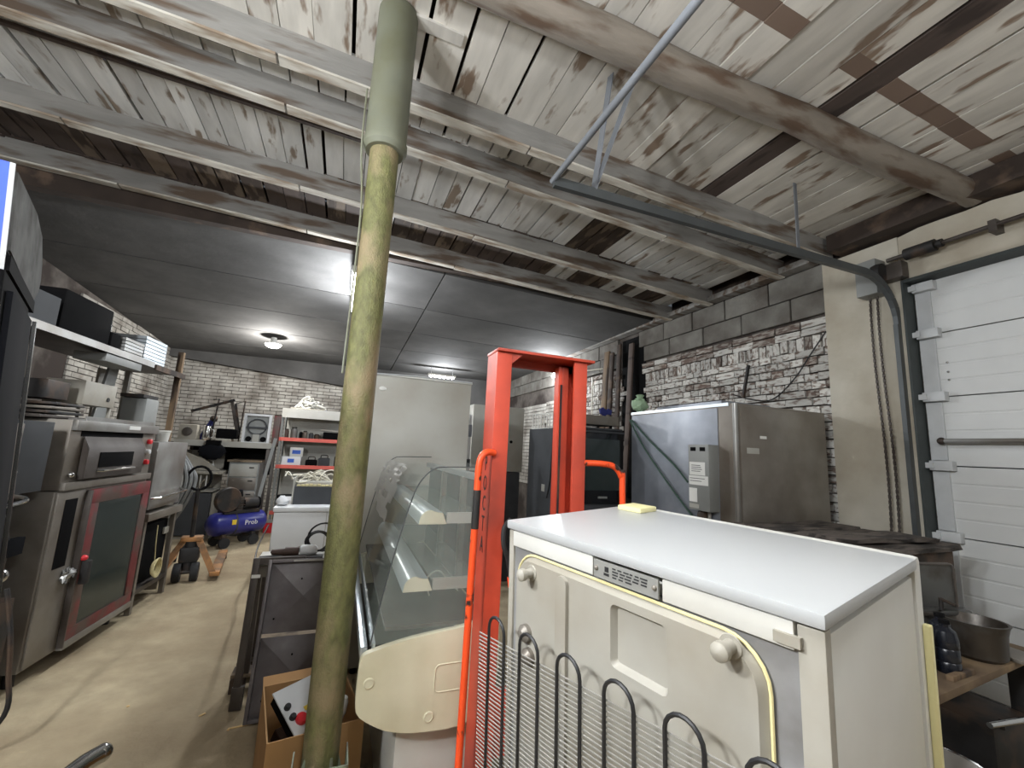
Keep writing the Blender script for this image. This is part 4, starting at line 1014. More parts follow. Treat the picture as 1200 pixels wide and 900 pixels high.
MB().box(-.1, .1, -.12, .12, .0, .40, .02).build('body', 'mid_grey', t); MB().tube(smooth_path([(.0, .12, .35), (.02, .17, .3), (.02, .18, .15), (.0, .12, .08)]), .012, 7).build('cable', 'cable_black', t)
MB().box(-.09, .09, -.17, .10, .40, .43).build('top_plate', 'iron', t)
t = onoven('red_crate', 'dark red box on the bench oven beside the wooden post', 'box', -.30, 1.58, 1.525)
MB().box(-.14, .10, -.09, .06, 0, .30, .004).build('box_body', 'red_frame', t); MB().box(.10, .102, -.06, .03, .2, .26).build('label_plate', 'paper', t)
t = onoven('white_tub', 'white plastic tub at the front edge of the bench oven', 'tub', -.05, 1.505, 1.525)
MB().lathe([(.05, 0), (.06, .09), (.065, .095), (.065, .11), (0, .11)], n=16).build('tub_body', 'white', t)
oh = thing('oven_tray', 'long bright tray lying along the front of the deck oven top', 'tray', (-1.72, 3.78, 1.667), radians(-4.5))
MB().box(-.14, .0, .15, 1.1, 0, .01).box(-.01, .0, .15, 1.1, .01, .03).build('pan', 'steel', oh)

# ---- pallet jack
pjp = atZ(228, 684, 0)
pj = thing('pallet_jack', 'hand pallet truck with orange fork frame and black loop handle', 'pallet jack', (pjp.x-.12, pjp.y+.1, 0), radians(8))
for x in (-.085, .075):
    MB().lathe([(.05, -.035), (.095, -.035), (.10, -.02), (.10, .02), (.095, .035), (.05, .035)], (x, 0, .10), 20, 'x').build('wheel', 'rubber', pj)
    MB().lathe([(.0, -.037), (.05, -.037), (.05, .037), (0, .037)], (x, 0, .10), 14, 'x').build('hub', 'steel_dark', pj)
MB().cyl((-.12, 0, .10), (.11, 0, .10), .02).build('axle', 'iron', pj)
MB().cyl((0, .06, .1), (0, .06, .42), .06).box(-.09, .09, -.02, .16, .2, .36, .02).build('pump', 'iron', pj)
for s in (-1, 1):
    f = MB(); f.bar((s*.06, .05, .45), (s*.26, -.06, .07), .06, .03, up=(0, 1, 0)); f.build('frame_arm', 'jack_orange', pj)
    MB().box(s*.27-.05, s*.27+.05, -.08, 1.05, .05, .10, .01).build('fork', 'jack_orange', pj)
    MB().cyl((s*.27-.05, .95, .04), (s*.27+.05, .95, .04), .04, n=12).build('load_wheel', 'rubber', pj)
MB().box(-.10, .10, .0, .14, .42, .47, .01).build('frame_head', 'jack_orange', pj)
MB().cyl((0, .04, .42), (0, -.10, 1.02), .022).build('handle_shaft', 'iron', pj)
MB().tube([(.11*cos(a), -.125-.02*sin(a), 1.13+.13*sin(a)) for a in (2*pi*i/20 for i in range(20))], .014, 8, closed=True).build('handle_loop', 'black', pj)
MB().tube(smooth_path([(0, -.1, 1.0), (.02, -.12, 1.08), (.05, -.13, 1.12)]), .008, 6).build('release_lever', 'chrome', pj)

# ---- blue air compressor
ca = atY(246, 626, 7.55); cb_ = atY(305, 611, 8.0)
cl = sqrt((cb_.x-ca.x)**2+(cb_.y-ca.y)**2); ang = atan2(cb_.y-ca.y, cb_.x-ca.x)
cmx = thing('air_compressor', 'blue air compressor with black belt guard on small wheels', 'compressor', ((ca.x+cb_.x)/2, (ca.y+cb_.y)/2, 0), ang)
hl_ = cl/2; R = .165; zc = .33
MB().lathe([(0, -hl_-.06), (R*.6, -hl_-.045), (R*.92, -hl_), (R, -hl_+.04), (R, hl_-.04), (R*.92, hl_), (R*.6, hl_+.045), (0, hl_+.06)], (0, 0, zc), 24, 'x').build('tank', 'blue_paint', cmx)
MB().lathe([(R+.002, -hl_*.25), (R+.002, -hl_*.18)], (0, 0, zc), 24, 'x').build('weld_band', 'dark_grey', cmx)
MB().box(-.16, -.10, -R-.004, -R+.01, zc+.0, zc+.07).build('warning_label', 'yellow', cmx)
text('Prob', .10, 'paper', cmx, (.12, -R-.004, zc+.01), (radians(90), 0, 0))
for x in (-hl_*.62, hl_*.55):
    MB().box(x-.03, x+.03, -.13, .13, .12, .19, .004).build('foot_bracket', 'iron', cmx)
    for y in (-.14, .14): MB().cyl((x, y-.02, .075), (x, y+.02, .075), .075, n=16).build('wheel', 'rubber', cmx)
MB().box(-hl_*.7, hl_*.75, -.10, .10, zc+R-.02, zc+R+.02).build('platform', 'iron', cmx)
MB().lathe([(0, -.04), (.17, -.04), (.185, -.02), (.185, .02), (.17, .04), (0, .04)], (-hl_*.62, -.08, zc+R+.19), 22, 'y').build('belt_guard', 'iron', cmx)
MB().cyl((-.02, .0, zc+R+.02), (-.02, .0, zc+R+.22), .075, n=14).build('pump_cylinder', 'steel_dark', cmx)
for k in range(4): MB().cyl((-.02, 0, zc+R+.06+.035*k), (-.02, 0, zc+R+.068+.035*k), .095, n=14).build('cooling_fin', 'iron', cmx)
MB().cyl((hl_*.15, .02, zc+R+.11), (hl_*.75, .02, zc+R+.11), .085, n=16).build('motor', 'iron', cmx)
MB().cyl((hl_*.75, .02, zc+R+.11), (hl_*.82, .02, zc+R+.11), .09, n=16).build('fan_cover', 'black', cmx)
MB().cyl((-.02, 0, zc+R+.22), (-.05, -.03, zc+R+.30), .05, n=12).build('air_filter', 'black', cmx)

# ---- rear rack with clutter
ra = thing('rear_bench', 'high cluttered bench rack along the back wall', 'bench', (-1.75, 8.75, 0)); o = (-1.75, 8.75, 0)
MB().box(-2.5, -1.12, 8.35, 9.15, 1.47, 1.52, .004).build('top_board', 'pallet_wood', ra, off=o)
MB().box(-2.5, -1.12, 8.33, 8.35, 1.44, 1.53).build('front_edge', 'light_grey', ra, off=o)
for x in (-2.45, -1.17):
    for y in (8.40, 9.10): MB().box(x-.025, x+.025, y-.025, y+.025, 0, 1.47).build('leg', 'steel_dark', ra, off=o)
MB().box(-2.45, -1.17, 9.08, 9.10, .95, 1.44).build('back_sheet', 'black', ra, off=o)
t = thing('leaning_strut', 'grey steel strut leaning in front of the bench and the red shelves', 'strut', (-1.2, 8.2, 0))
MB().bar((-.06, -.1, .0), (.13, .1, 1.62), .05, .02).build('bar', 'mid_grey', t)
t = thing('fan_frame', 'square framed fan unit with round grille on the rear bench', 'fan', (-1.40, 8.5, 1.52))
fz_ = .50
f = MB(); f.box(-.21, -.17, -.03, .03, 0, fz_).box(.17, .21, -.03, .03, 0, fz_).box(-.17, .17, -.03, .03, fz_-.035, fz_).box(-.17, .17, -.03, .03, 0, .02); f.build('frame', 'white_bright', t)
MB().box(-.17, .17, .02, .03, .02, fz_-.035).build('back_sheet', 'mid_grey', t)
MB().tube([(.14*cos(a), 0, .28+.13*sin(a)) for a in (2*pi*i/24 for i in range(24))], .012, 6, closed=True).build('ring', 'dark_grey', t)
MB().box(-.16, .16, -.012, .0, .25, .28).build('cross_bar', 'dark_grey', t)
MB().box(-.05, .05, -.02, .02, .02, .15).build('motor_stand', 'light_grey', t)
for x in (-.11, .11): MB().lathe([(.045, -.01), (.045, .01), (0, .01)], (x, 0, .07), 12, 'y').build('coil', 'black', t)
t = thing('red_post_box', 'brown red brick coloured box standing by the fan frame', 'box', (-1.13, 8.72, 1.52)); MB().box(-.05, .05, -.08, .08, 0, .50, .004).build('box_body', 'red_frame', t); MB().box(-.05, .05, -.08, .08, .50, .52).build('lid', 'rust', t)
t = thing('bent_trolley', 'black bent tube frame stacked on the rear bench', 'frame', (-1.86, 8.6, 1.52))
f = MB(); f.tube([(-.22, 0, .014), (-.18, 0, .72), (-.26, 0, .70)], .014, 6); f.tube([(.18, .05, .014), (.20, .05, .72), (.06, .05, .66), (.08, .05, .58)], .012, 6); f.build('tube', 'iron', t)
MB().bar((-.55, .0, .48), (.05, .0, .72), .05, .04).build('arm', 'iron', t); MB().bar((.0, .05, .70), (.16, .05, .12), .05, .04).build('arm', 'steel_dark', t); MB().bar((.06, .05, .66), (.17, .05, .2), .03, .03).build('arm', 'iron', t)
MB().box(-.14, .17, -.08, .16, .05, .22, .03).build('seat', 'black', t); MB().box(-.12, .10, -.12, .10, .0, .05, .01).build('tray', 'light_grey', t)
t = thing('mixer_head', 'old cream mixer head with round dial on the rear bench', 'mixer', (-2.36, 8.5, 1.52))
MB().box(-.13, .13, -.1, .12, .0, .26, .03).build('body', 'off_white', t); MB().lathe([(.07, -.1), (.07, -.12), (.03, -.13), (0, -.13)], (0, 0, .14), 16, 'y').build('dial', 'steel_dark', t); MB().box(-.16, .2, -.12, .1, -.0, .02).build('base', 'off_white', t)
t = thing('steel_can', 'tall steel can beside the mixer head', 'can', (-2.12, 8.5, 1.52)); MB().lathe([(.05, 0), (.055, .01), (.055, .24), (.05, .25), (0, .25)], n=16).build('can_body', 'chrome', t); MB().tube([(.055, 0, .2), (.1, 0, .18), (.1, 0, .08), (.055, 0, .05)], .008, 6).build('handle', 'steel', t)
t = thing('grinder', 'blue hand tool leaning beside the mixer head', 'tool', (-2.22, 8.75, 1.52)); MB().cyl((-.05, 0, 0), (.1, 0, .36), .04).build('body', 'blue_cloth', t); MB().ball((.11, 0, .38), .06).build('head', 'iron', t)
t = thing('dark_bag', 'dark cloth bundle hanging off the rear bench edge', 'bundle', (-1.95, 8.28, 1.10))
m = MB().ball((0, 0, .26), .14, (1.4, .25, .9), 14)
for v in m.bm.verts: v.co += Vec((random.uniform(-.02, .02), 0, random.uniform(-.02, .02)))
m.build('bundle_body', 'cooler_side', t)
MB().box(-.1, .1, -.02, .06, .36, .44).build('strap', 'black', t)
t = thing('drawer_cabinet', 'brown grey metal drawer cabinet below the rear bench', 'cabinet', (-1.50, 8.45, 0))
MB().box(-.22, .22, .0, .5, .0, 1.20, .004).build('body', 'mid_grey', t)
for k in range(4): 
    dw = MB().box(-.20, .20, -.015, .0, .30+.22*k, .50+.22*k, .004).build('drawer', 'light_grey' if k == 3 else 'steel_dull', t); MB().box(.08, .15, -.025, -.015, .44+.22*k, .46+.22*k).build('pull', 'iron', dw)
MB().box(-.25, .25, -.03, .5, 1.20, 1.23).build('top_board', 'pallet_wood', t)
t = thing('white_cabinet', 'white kitchen unit with open rack beside the drawer cabinet', 'cabinet', (-2.10, 8.3, 0))
MB().box(-.28, -.24, 0, .45, 0, 1.36).box(.24, .28, 0, .45, 0, .7).box(-.24, .24, .43, .45, 0, 1.36).box(-.24, .24, 0, .43, 0, .04).build('body', 'off_white', t)
MB().box(-.24, .34, -.05, .43, 1.0, 1.05, .004).build('shelf', 'off_white', t); MB().box(-.24, .24, -.02, .43, .72, .74).build('shelf', 'light_grey', t)
for k in range(5): MB().box(-.2+.08*k, -.185+.08*k, -.01, .01, .78, .98).build('rack_bar', 'white', t)
MB().prism([(-.26, 1.06), (.30, 1.06), (.05, 1.24), (-.26, 1.36)], 'xz', -.02, .0).build('flap', 'off_white', t)
MB().box(-.22, .23, -.03, -.005, .06, .70).build('door', 'dark_grey', t)
t = thing('grey_locker', 'plain grey cupboard standing left of the white kitchen unit', 'cupboard', (-2.84, 8.2, 0)); MB().box(-.28, .28, 0, .5, 0, 1.47, .006).build('body', 'mid_grey', t); MB().box(-.26, .26, -.015, 0, .05, 1.42, .004).build('door', 'light_grey', t)
t = thing('white_bag', 'crumpled white paper on the drawer cabinet edge', 'paper', (-1.98, 8.40, 1.052)); 
m = MB().prism([(-.1, 0), (.02, .03), (.04, .15), (.07, .04), (.11, .0)], 'xz', -.02, .02, .004); m.build('sheet', 'paper', t)

# ---- red shelf rack at the back
rs = thing('shelf_rack', 'tall storage rack with red shelf edges against the back wall', 'rack', (-.35, 9.2, 0)); o = (-.35, 9.2, 0)
X0, X1 = -1.08, .62
for x in (X0, X1):
    for y in (8.98, 9.5): MB().box(x-.02, x+.02, y-.02, y+.02, 0, 2.2).build('upright', 'mid_grey', rs, off=o)
for zz, m_ in ((.28, 'red_shelf'), (1.10, 'red_shelf'), (1.60, 'red_shelf')):
    s_ = MB().box(X0, X1, 8.97, 9.5, zz, zz+.03).build('shelf', 'light_grey', rs, off=o); MB().box(X0-.02, X1+.02, 8.955, 8.97, zz-.015, zz+.05).build('front_lip', m_, s_, off=o)
s_ = MB().box(X0-.02, X1+.02, 8.95, 9.5, 2.16, 2.19).build('shelf', 'white', rs, off=o); MB().box(X0-.02, X1+.02, 8.935, 8.95, 2.02, 2.19).build('fascia', 'white', s_, off=o)
MB().box(X0, X1, 9.48, 9.5, .3, 2.16).build('back_panel', 'light_grey', rs, off=o)
rnd = random.Random(5)
def jar(x, z, r, h, m_, label, group=None, y=9.12):
    t = thing('jar', label, 'jar', (x, y, z), 0, group); MB().lathe([(r*.9, 0), (r, .01), (r, h*.8), (r*.7, h*.88), (r*.7, h*.92)], n=12).build('glass_body', m_, t); MB().lathe([(r*.75, h*.9), (r*.75, h), (0, h)], n=12).build('lid', 'iron', t)
for i, (x, r, h, m_) in enumerate(((-1.0, .035, .18, 'brown_leather'), (-.88, .06, .22, 'steel'), (-.76, .03, .14, 'black'), (-.69, .045, .16, 'steel_dull'), (-.58, .04, .13, 'dark_grey'), (-.48, .05, .11, 'iron'))):
    jar(x, 1.632, r, h, m_, ('slim brown jar at the post end of the red shelf', 'wide shiny tin on the upper red shelf', 'small black jar beside the wide shiny tin', 'dull steel jar right of the small black jar', 'short grey jar on the upper red shelf', 'squat dark jar beside the tilted sheet')[i])
t = thing('tilted_sheet', 'pale sheet lying tilted on dark parts on the upper red shelf', 'sheet', (-.15, 9.15, 1.632)); MB().box(-.28, .28, -.1, .1, .17, .19, mtx=Mat.Rotation(radians(4), 4, 'Y')).build('sheet', 'off_white', t); MB().box(-.22, .24, -.08, .1, 0, .155, .02).build('parts_bin', 'black', t)
t = thing('cream_clock', 'small round cream gauge at the far end of the red shelf', 'gauge', (.28, 9.1, 1.632)); MB().lathe([(.06, -.03), (.07, 0), (.06, .03), (0, .03)], (0, 0, .07), 16, 'y').build('case', 'cream', t); MB().lathe([(.04, -.031), (0, -.031)], (0, 0, .07), 14, 'y').build('face', 'dark_grey', t)
t = thing('white_box', 'white carton with blue print on the lower red shelf', 'carton', (-.86, 9.12, 1.132)); MB().box(-.16, .16, -.12, .12, 0, .17, .003).build('carton_body', 'white_bright', t); MB().box(-.06, .05, -.122, -.12, .06, .13).build('blue_print', 'sign_blue', t)
t = thing('blue_box', 'small white and blue box standing on the white carton', 'carton', (-.80, 9.12, 1.302)); MB().box(-.10, .12, -.09, .09, 0, .17, .003).build('carton_body', 'white', t); MB().box(-.06, .08, -.092, -.09, .05, .12).build('blue_print', 'sign_blue', t)
for i, x in enumerate((-.52, -.30, -.02)):
    t = thing('tool_case', ('black lumpy tool bag next to the white carton', 'grey handled tool box in the middle of the lower red shelf', 'black lidded tool case at the far side of the lower red shelf')[i], 'tool case', (x, 9.12, 1.132))
    MB().box(-.10, .10, -.1, .1, 0, .12+.04*i, .02).build('case_body', ('black', 'dark_grey', 'black')[i], t); MB().tube(smooth_path([(-.06, 0, .12+.04*i), (-.05, 0, .17+.04*i), (.05, 0, .17+.04*i), (.06, 0, .12+.04*i)]), .01, 6).build('handle', 'iron', t)
t = thing('wrapped_bundle', 'loose white plastic bundle on top of the storage rack', 'bundle', (-.65, 9.2, 2.19))
m = MB()
for k in range(9):
    a = rnd.uniform(0, 6.28); P = [(rnd.uniform(-.3, .3)*abs(cos(a+j*.8)), rnd.uniform(-.1, .1), .02+.24*abs(sin(a+j*.9))*rnd.uniform(.3, 1)) for j in range(7)]; m.tube(smooth_path(P, 4), .018, 5)
m.build('plastic_strips', 'white', t, 'stuff'); MB().box(-.34, .30, -.12, .12, 0, .03, .01).build('bottom_sheet', 'off_white', t)
t = thing('dark_can', 'dark lump of parts at the far end of the rack top', 'parts', (.1, 9.2, 2.19)); MB().lathe([(.1, 0), (.12, .05), (.08, .12), (.03, .16), (0, .16)], n=14).build('can_body', 'iron', t); MB().box(-.15, .15, -.05, .05, 0, .04, .01).build('plate', 'black', t)
t = thing('rolled_hoses', 'black coiled hoses stored under the lower red shelf', 'hose', (-.75, 9.15, .312))
for k in range(4): MB().tube([(.26*cos(a), .12*sin(a), .04+.07*k) for a in (2*pi*i/18 for i in range(18))], .032, 7, closed=True).build('coil_turn', 'rubber', t)
t = thing('red_toolbox', 'small red metal toolbox on the floor before the storage rack', 'toolbox', (-.98, 8.75, 0)); MB().box(-.14, .14, -.1, .1, 0, .17, .004).build('box_body', 'red_plastic', t); MB().box(-.15, .15, -.11, .11, .17, .20, .004).build('lid', 'light_grey', t)

# ---- white chest freezer with a grey box on it
cf = thing('chest_freezer', 'white chest freezer standing behind the post', 'freezer', (-.26, 6.1, 0)); o = (-.26, 6.1, 0)
MB().box(-.64, .12, 5.58, 6.62, .04, .79, .012).build('body', 'white_bright', cf, off=o)
MB().box(-.65, .13, 5.565, 6.63, .795, .85, .012).build('lid', 'white_bright', cf, off=o)
for x in (-.56, .04):
    for y in (5.66, 6.54): MB().cyl((x, y, 0), (x, y, .045), .03, n=8).build('foot', 'black', cf, off=o)
MB().box(-.09, -.083, 5.575, 5.58, .05, .79).build('corner_seam', 'light_grey', cf, off=o)
gx = thing('grey_crate', 'dark grey open box with foam lining on the chest freezer', 'box', (-.27, 5.95, .85)); o = (-.27, 5.95, .85)
gcr = MB(); gcr.box(-.48, .04, 5.80, 6.15, .85, .86).box(-.48, .04, 5.80, 5.815, .86, 1.06).box(-.48, .04, 6.135, 6.15, .86, 1.06).box(-.48, -.465, 5.815, 6.135, .86, 1.06).box(.025, .04, 5.815, 6.135, .86, 1.06)
gcr.build('box_shell', 'dark_grey', gx, off=o)
ff = MB()
for k in range(11): ff.box(-.46+.045*k, -.42+.045*k, 5.82, 5.87, 1.04, 1.075+random.uniform(0, .015), .006)
ff.build('foam_strip', 'foam', gx, off=o)
MB().box(-.50, -.482, 5.79, 6.14, .86, 1.16, .003).build('side_flap', 'light_grey', gx, off=o)
MB().box(-.47, .03, 5.89, 6.13, 1.0, 1.10, .02).build('packing', 'off_white', gx, off=o)
wp = thing('cable_bundle', 'tangled white cables piled on the grey box', 'cables', (-.25, 6.0, 1.10)); m = MB(); rnd = random.Random(9)
for k in range(11):
    P = []; x, z = rnd.uniform(-.3, .1), rnd.uniform(.01, .10)
    for j in range(6): P.append((x+.09*j-.1+rnd.uniform(-.04, .04), rnd.uniform(-.1, .1), max(.008, z+rnd.uniform(-.07, .08)))) 
    m.tube(smooth_path(P, 4), .008, 5)
m.build('cable_loops', 'cable_white', wp, 'stuff')
MB().box(-.2, .22, -.1, .1, 0, .012).build('card', 'white', wp)
wc = thing('white_cloth', 'white cloth lying at the freezer corner beside the grey box', 'cloth', (-.58, 5.72, .85)); m = MB().ball((0, 0, .04), .08, (.9, 1, .7), 12)
for v in m.bm.verts: v.co.z = max(0.0, v.co.z+random.uniform(-.01, .02))
m.build('cloth_body', 'white_bright', wc)
wr2 = thing('hanging_cord', 'thin black cord drooping from the freezer to the low table', 'cord', (-.72, 4.9, .5)); o = (-.72, 4.9, .5)
P = [(-.67, 5.55, .66), (-.70, 5.2, .50), (-.64, 4.7, .42), (-.58, 4.35, .55), (-.47, 3.75, .76)]; MB().tube(smooth_path(P), .008, 6).build('strand', 'cable_black', wr2, off=o)

# ---- low table with leaning steel tray, pallets, box
lt = thing('low_table', 'low steel table behind the leaning tray, cables lying on it', 'table', (-.1, 3.65, 0)); o = (-.1, 3.65, 0)
MB().box(-.46, .02, 3.36, 3.68, .765, .79, .004).build('table_top', 'light_grey', lt, off=o)
for x in (-.43, -.01):
    for y in (3.40, 3.64): MB().box(x-.02, x+.02, y-.02, y+.02, .109, .765).build('leg', 'steel_dark', lt, off=o)
MB().box(-.46, .02, 3.355, 3.36, .70, .77).build('apron', 'steel_dull', lt, off=o)
tr = thing('steel_tray', 'dark steel tray with cross folded panels leaning on the low table', 'tray', (-.135, 3.03, 0)); 
lean = Mat.Rotation(radians(-15), 4, 'X')
W, HT = .225, .86
f = MB(); f.box(-W, -W+.02, -.035, .0, 0, HT, .003, mtx=lean).box(W-.02, W, -.035, .0, 0, HT, .003, mtx=lean).box(-W+.02, W-.02, -.035, .0, HT-.02, HT, .003, mtx=lean).box(-W+.02, W-.02, -.035, .0, 0, .02, .003, mtx=lean); f.build('rim', 'tray_metal', tr)
for z0 in (.02, .44):
    z1 = z0+.40; f = MB(); c = f.bm.verts.new(lean @ Vec((0, -.022, (z0+z1)/2)))
    q = [f.bm.verts.new(lean @ Vec(v)) for v in ((-W+.02, -.003, z0), (W-.02, -.003, z0), (W-.02, -.003, z1), (-W+.02, -.003, z1))]
    for i in range(4): f.bm.faces.new((q[i], q[(i+1) % 4], c))
    f.bm.faces.new(q[::-1]); f.build('folded_panel', 'tray_metal', tr, smooth=False)
    for a, b in ((-.15, .08), (.12, .12), (-.02, .30), (.16, .32)): MB().ball(tuple(lean @ Vec((a, -.014, z0+b))), .006, n=6).build('hole', 'black', tr)
MB().box(-.08, .14, -.036, -.030, HT-.016, HT-.006, mtx=lean).build('slot', 'light_grey', tr)
f2 = thing('folded_stand', 'narrow dark steel frame leaning just behind the tray', 'frame', (-.40, 3.20, 0)); lean2 = Mat.Rotation(radians(-9), 4, 'X')
MB().box(-.06, -.02, -.03, .0, .12, .84, .003, mtx=lean2).box(-.02, .25, -.03, .0, .80, .84, mtx=lean2).box(-.065, .0, -.035, .005, .0, .12, .004, mtx=lean2).build('bar', 'steel_dark', f2)
MB().box(-.055, -.005, -.032, -.028, .72, .74, mtx=lean2).build('tag', 'paper', f2)
pl = thing('pallet', 'worn wooden pallet on the floor under the leaning tray', 'pallet', (-.24, 3.72, 0))
for i, y in enumerate((-.30, .0, .42)):
    for x in (-.23, .0, .24): MB().box(x-.04, x+.04, y-.05, y+.05, .0, .085, .006).build('block', 'pallet_wood', pl)
for k in range(5): MB().box(-.27, .30, -.34+.17*k, -.22+.17*k, .086, .108, .003).build('slat', 'pallet_wood', pl)
tl = thing('heat_gun', 'white and brown hand tool lying on the low table', 'tool', (-.22, 3.5, .79)); 
MB().lathe([(0, -.05), (.035, -.04), (.04, .0), (.035, .05), (.02, .07)], (.06, 0, .04), 14, 'x').build('body', 'white_bright', tl); MB().lathe([(.03, -.13), (.028, -.05), (.034, -.04)], (.05, 0, .036), 12, 'x').build('collar', 'brown_leather', tl); MB().lathe([(0, -.22), (.018, -.21), (.024, -.13)], (.05, 0, .034), 12, 'x').build('nozzle', 'brown_leather', tl)
ct_ = thing('cable_coil', 'coil of black cable lying on the low table beside the post', 'cable', (-.06, 3.55, .79)); m = MB(); rnd = random.Random(4)
for k in range(6):
    r = rnd.uniform(.07, .11); tx = rnd.uniform(-.5, .5); cx = rnd.uniform(-.06, .02)
    m.tube([(cx+r*cos(a), .04*sin(a)*tx, .012+r+r*.9*sin(a)) for a in (2*pi*i/20 for i in range(20))], .006, 5, closed=True)
m.build('cable_turns', 'cable_black', ct_)
cg = thing('flat_cable', 'grey cable strands spread along the low table front', 'cable', (-.3, 3.42, .79)); m = MB()
for k in range(4): m.tube(smooth_path([(-.15, .02*k, .008), (-.02, .03*k-.02, .012), (.12, .02*k+.01, .008), (.25, .02*k-.02, .012)]), .007, 5)
m.build('strands', 'iron', cg)

bxx = thing('cardboard_box', 'open cardboard box at the foot of the post', 'box', (-.013, 2.37, 0), radians(10))
w_, d_, h_ = .19, .235, .40
f = MB(); f.box(-w_, w_, -d_, d_, 0, .006).box(-w_, -w_+.006, -d_, d_, .006, h_).box(w_-.006, w_, -d_, d_, .006, h_).box(-w_+.006, w_-.006, -d_, -d_+.006, .006, h_).box(-w_+.006, w_-.006, d_-.006, d_, .006, h_)
f.build('box_shell', 'cardboard', bxx)
MB().quad((-w_, d_, h_), (w_, d_, h_), (w_, d_+.05, h_+.02), (-w_, d_+.05, h_+.02)).build('flap', 'cardboard', bxx)
ci = thing('control_panel', 'white control panel with red stop button and black switches in the cardboard box', 'control panel', (-.03, 2.34, .40), radians(0))
cm = Mat.Rotation(radians(40), 4, 'Z') @ Mat.Rotation(radians(32), 4, 'X')
MB().box(-.11, .13, -.10, .12, .0, .006, mtx=cm).build('plate', 'white_bright', ci)
MB().box(-.10, .12, -.09, .11, -.05, .0, mtx=cm).build('switch_housing', 'black', ci)
for (x, y, r, m_) in ((-.085, .03, .014, 'ink'), (-.085, -.02, .014, 'ink'), (-.055, -.045, .026, 'red_plastic'), (.0, -.08, .014, 'ink')):
    f = MB(); f.lathe([(r, .006), (r, .018), (r*.8, .024), (0, .024)], n=16, mtx=Mat.Identity(4)); 
    for v in f.bm.verts: v.co = cm @ (v.co+Vec((x, y, 0)))
    f.build('button', m_, ci)
MB().box(-.02, .02, -.02, .0, .006, .0075, mtx=cm).build('sticker', 'yellow', ci)
wpz = thing('white_plug', 'white plastic fitting sticking out of the cardboard box', 'fitting', (.11, 2.30, .30)); MB().lathe([(0, -.05), (.03, -.045), (.034, .0), (.026, .04), (.015, .06), (0, .06)], (0, 0, .08), 14, mtx=Mat.Rotation(radians(20), 4, 'Y')).build('body', 'white', wpz); MB().ball((.005, -.03, .05), .014).build('button', 'off_white', wpz)
kk = thing('scrap_parts', 'dark scrap parts filling the cardboard box', 'parts', (-.013, 2.37, .01), radians(10)); f = MB(); rnd = random.Random(2)
for k in range(22): 
    x, y, z = rnd.uniform(-.15, .15), rnd.uniform(-.18, .18), rnd.uniform(.03, .22); s = rnd.uniform(.02, .045)
    f.box(-s, s, -s*.8, s*.8, -s*.6, s*.6, .004, 1, Mat.Translation((x, y, z)) @ Mat.Rotation(rnd.uniform(0, 3), 4, (rnd.random(), rnd.random(), 1)))
f.build('parts_heap', 'brown_leather', kk, 'stuff')

# ---- bent chrome handle at the lower left, splinters on the floor
hp_ = atZ(118, 882, .36); 
hh = thing('trolley_handle', 'dark chrome tube handle of a low trolley on the aisle floor', 'trolley', (hp_.x-.05, hp_.y-.2, 0)); o = (hp_.x-.05, hp_.y-.2, 0)
MB().tube(smooth_path([(hp_.x+.012, hp_.y+.012, .355), (hp_.x, hp_.y, .355), (hp_.x-.04, hp_.y-.06, .352), (hp_.x-.10, hp_.y-.20, .33), (hp_.x-.14, hp_.y-.30, .26), (hp_.x-.14, hp_.y-.33, .1)], 6), [.020]+[.030]+[.032]*29, 12).ball((hp_.x+.004, hp_.y+.004, .355), .0325, n=14).build('handle', 'chrome', hh, off=o)
MB().box(hp_.x-.28, hp_.x+.07, hp_.y-.60, hp_.y-.30, .07, .10, .006).build('platform', 'iron', hh, off=o)
for x in (-.24, .03):
    for y in (-.56, -.34): MB().cyl((hp_.x+x-.012, hp_.y+y, .035), (hp_.x+x+.012, hp_.y+y, .035), .035, n=12).build('wheel', 'rubber', hh, off=o)
for i, (px, py, L, a) in enumerate(((284, 851, .11, 8), (237, 838, .035, 40), (268, 855, .02, 70), (150, 828, .015, 10))):
    q = atZ(px, py, 0); s = MB().box(-L/2, L/2, -.006, .006, 0, .005, .002).build('wood_splinter', 'pine'); s.location = (q.x, q.y, 0); s.rotation_euler = (0, 0, radians(a))
    tag(s, ('long pale splinter on the floor at the tray foot', 'broad pale chip on the open floor near the tray', 'tiny chip beside the long splinter', 'tiny chip on the floor near the proofer')[i], 'splinter')

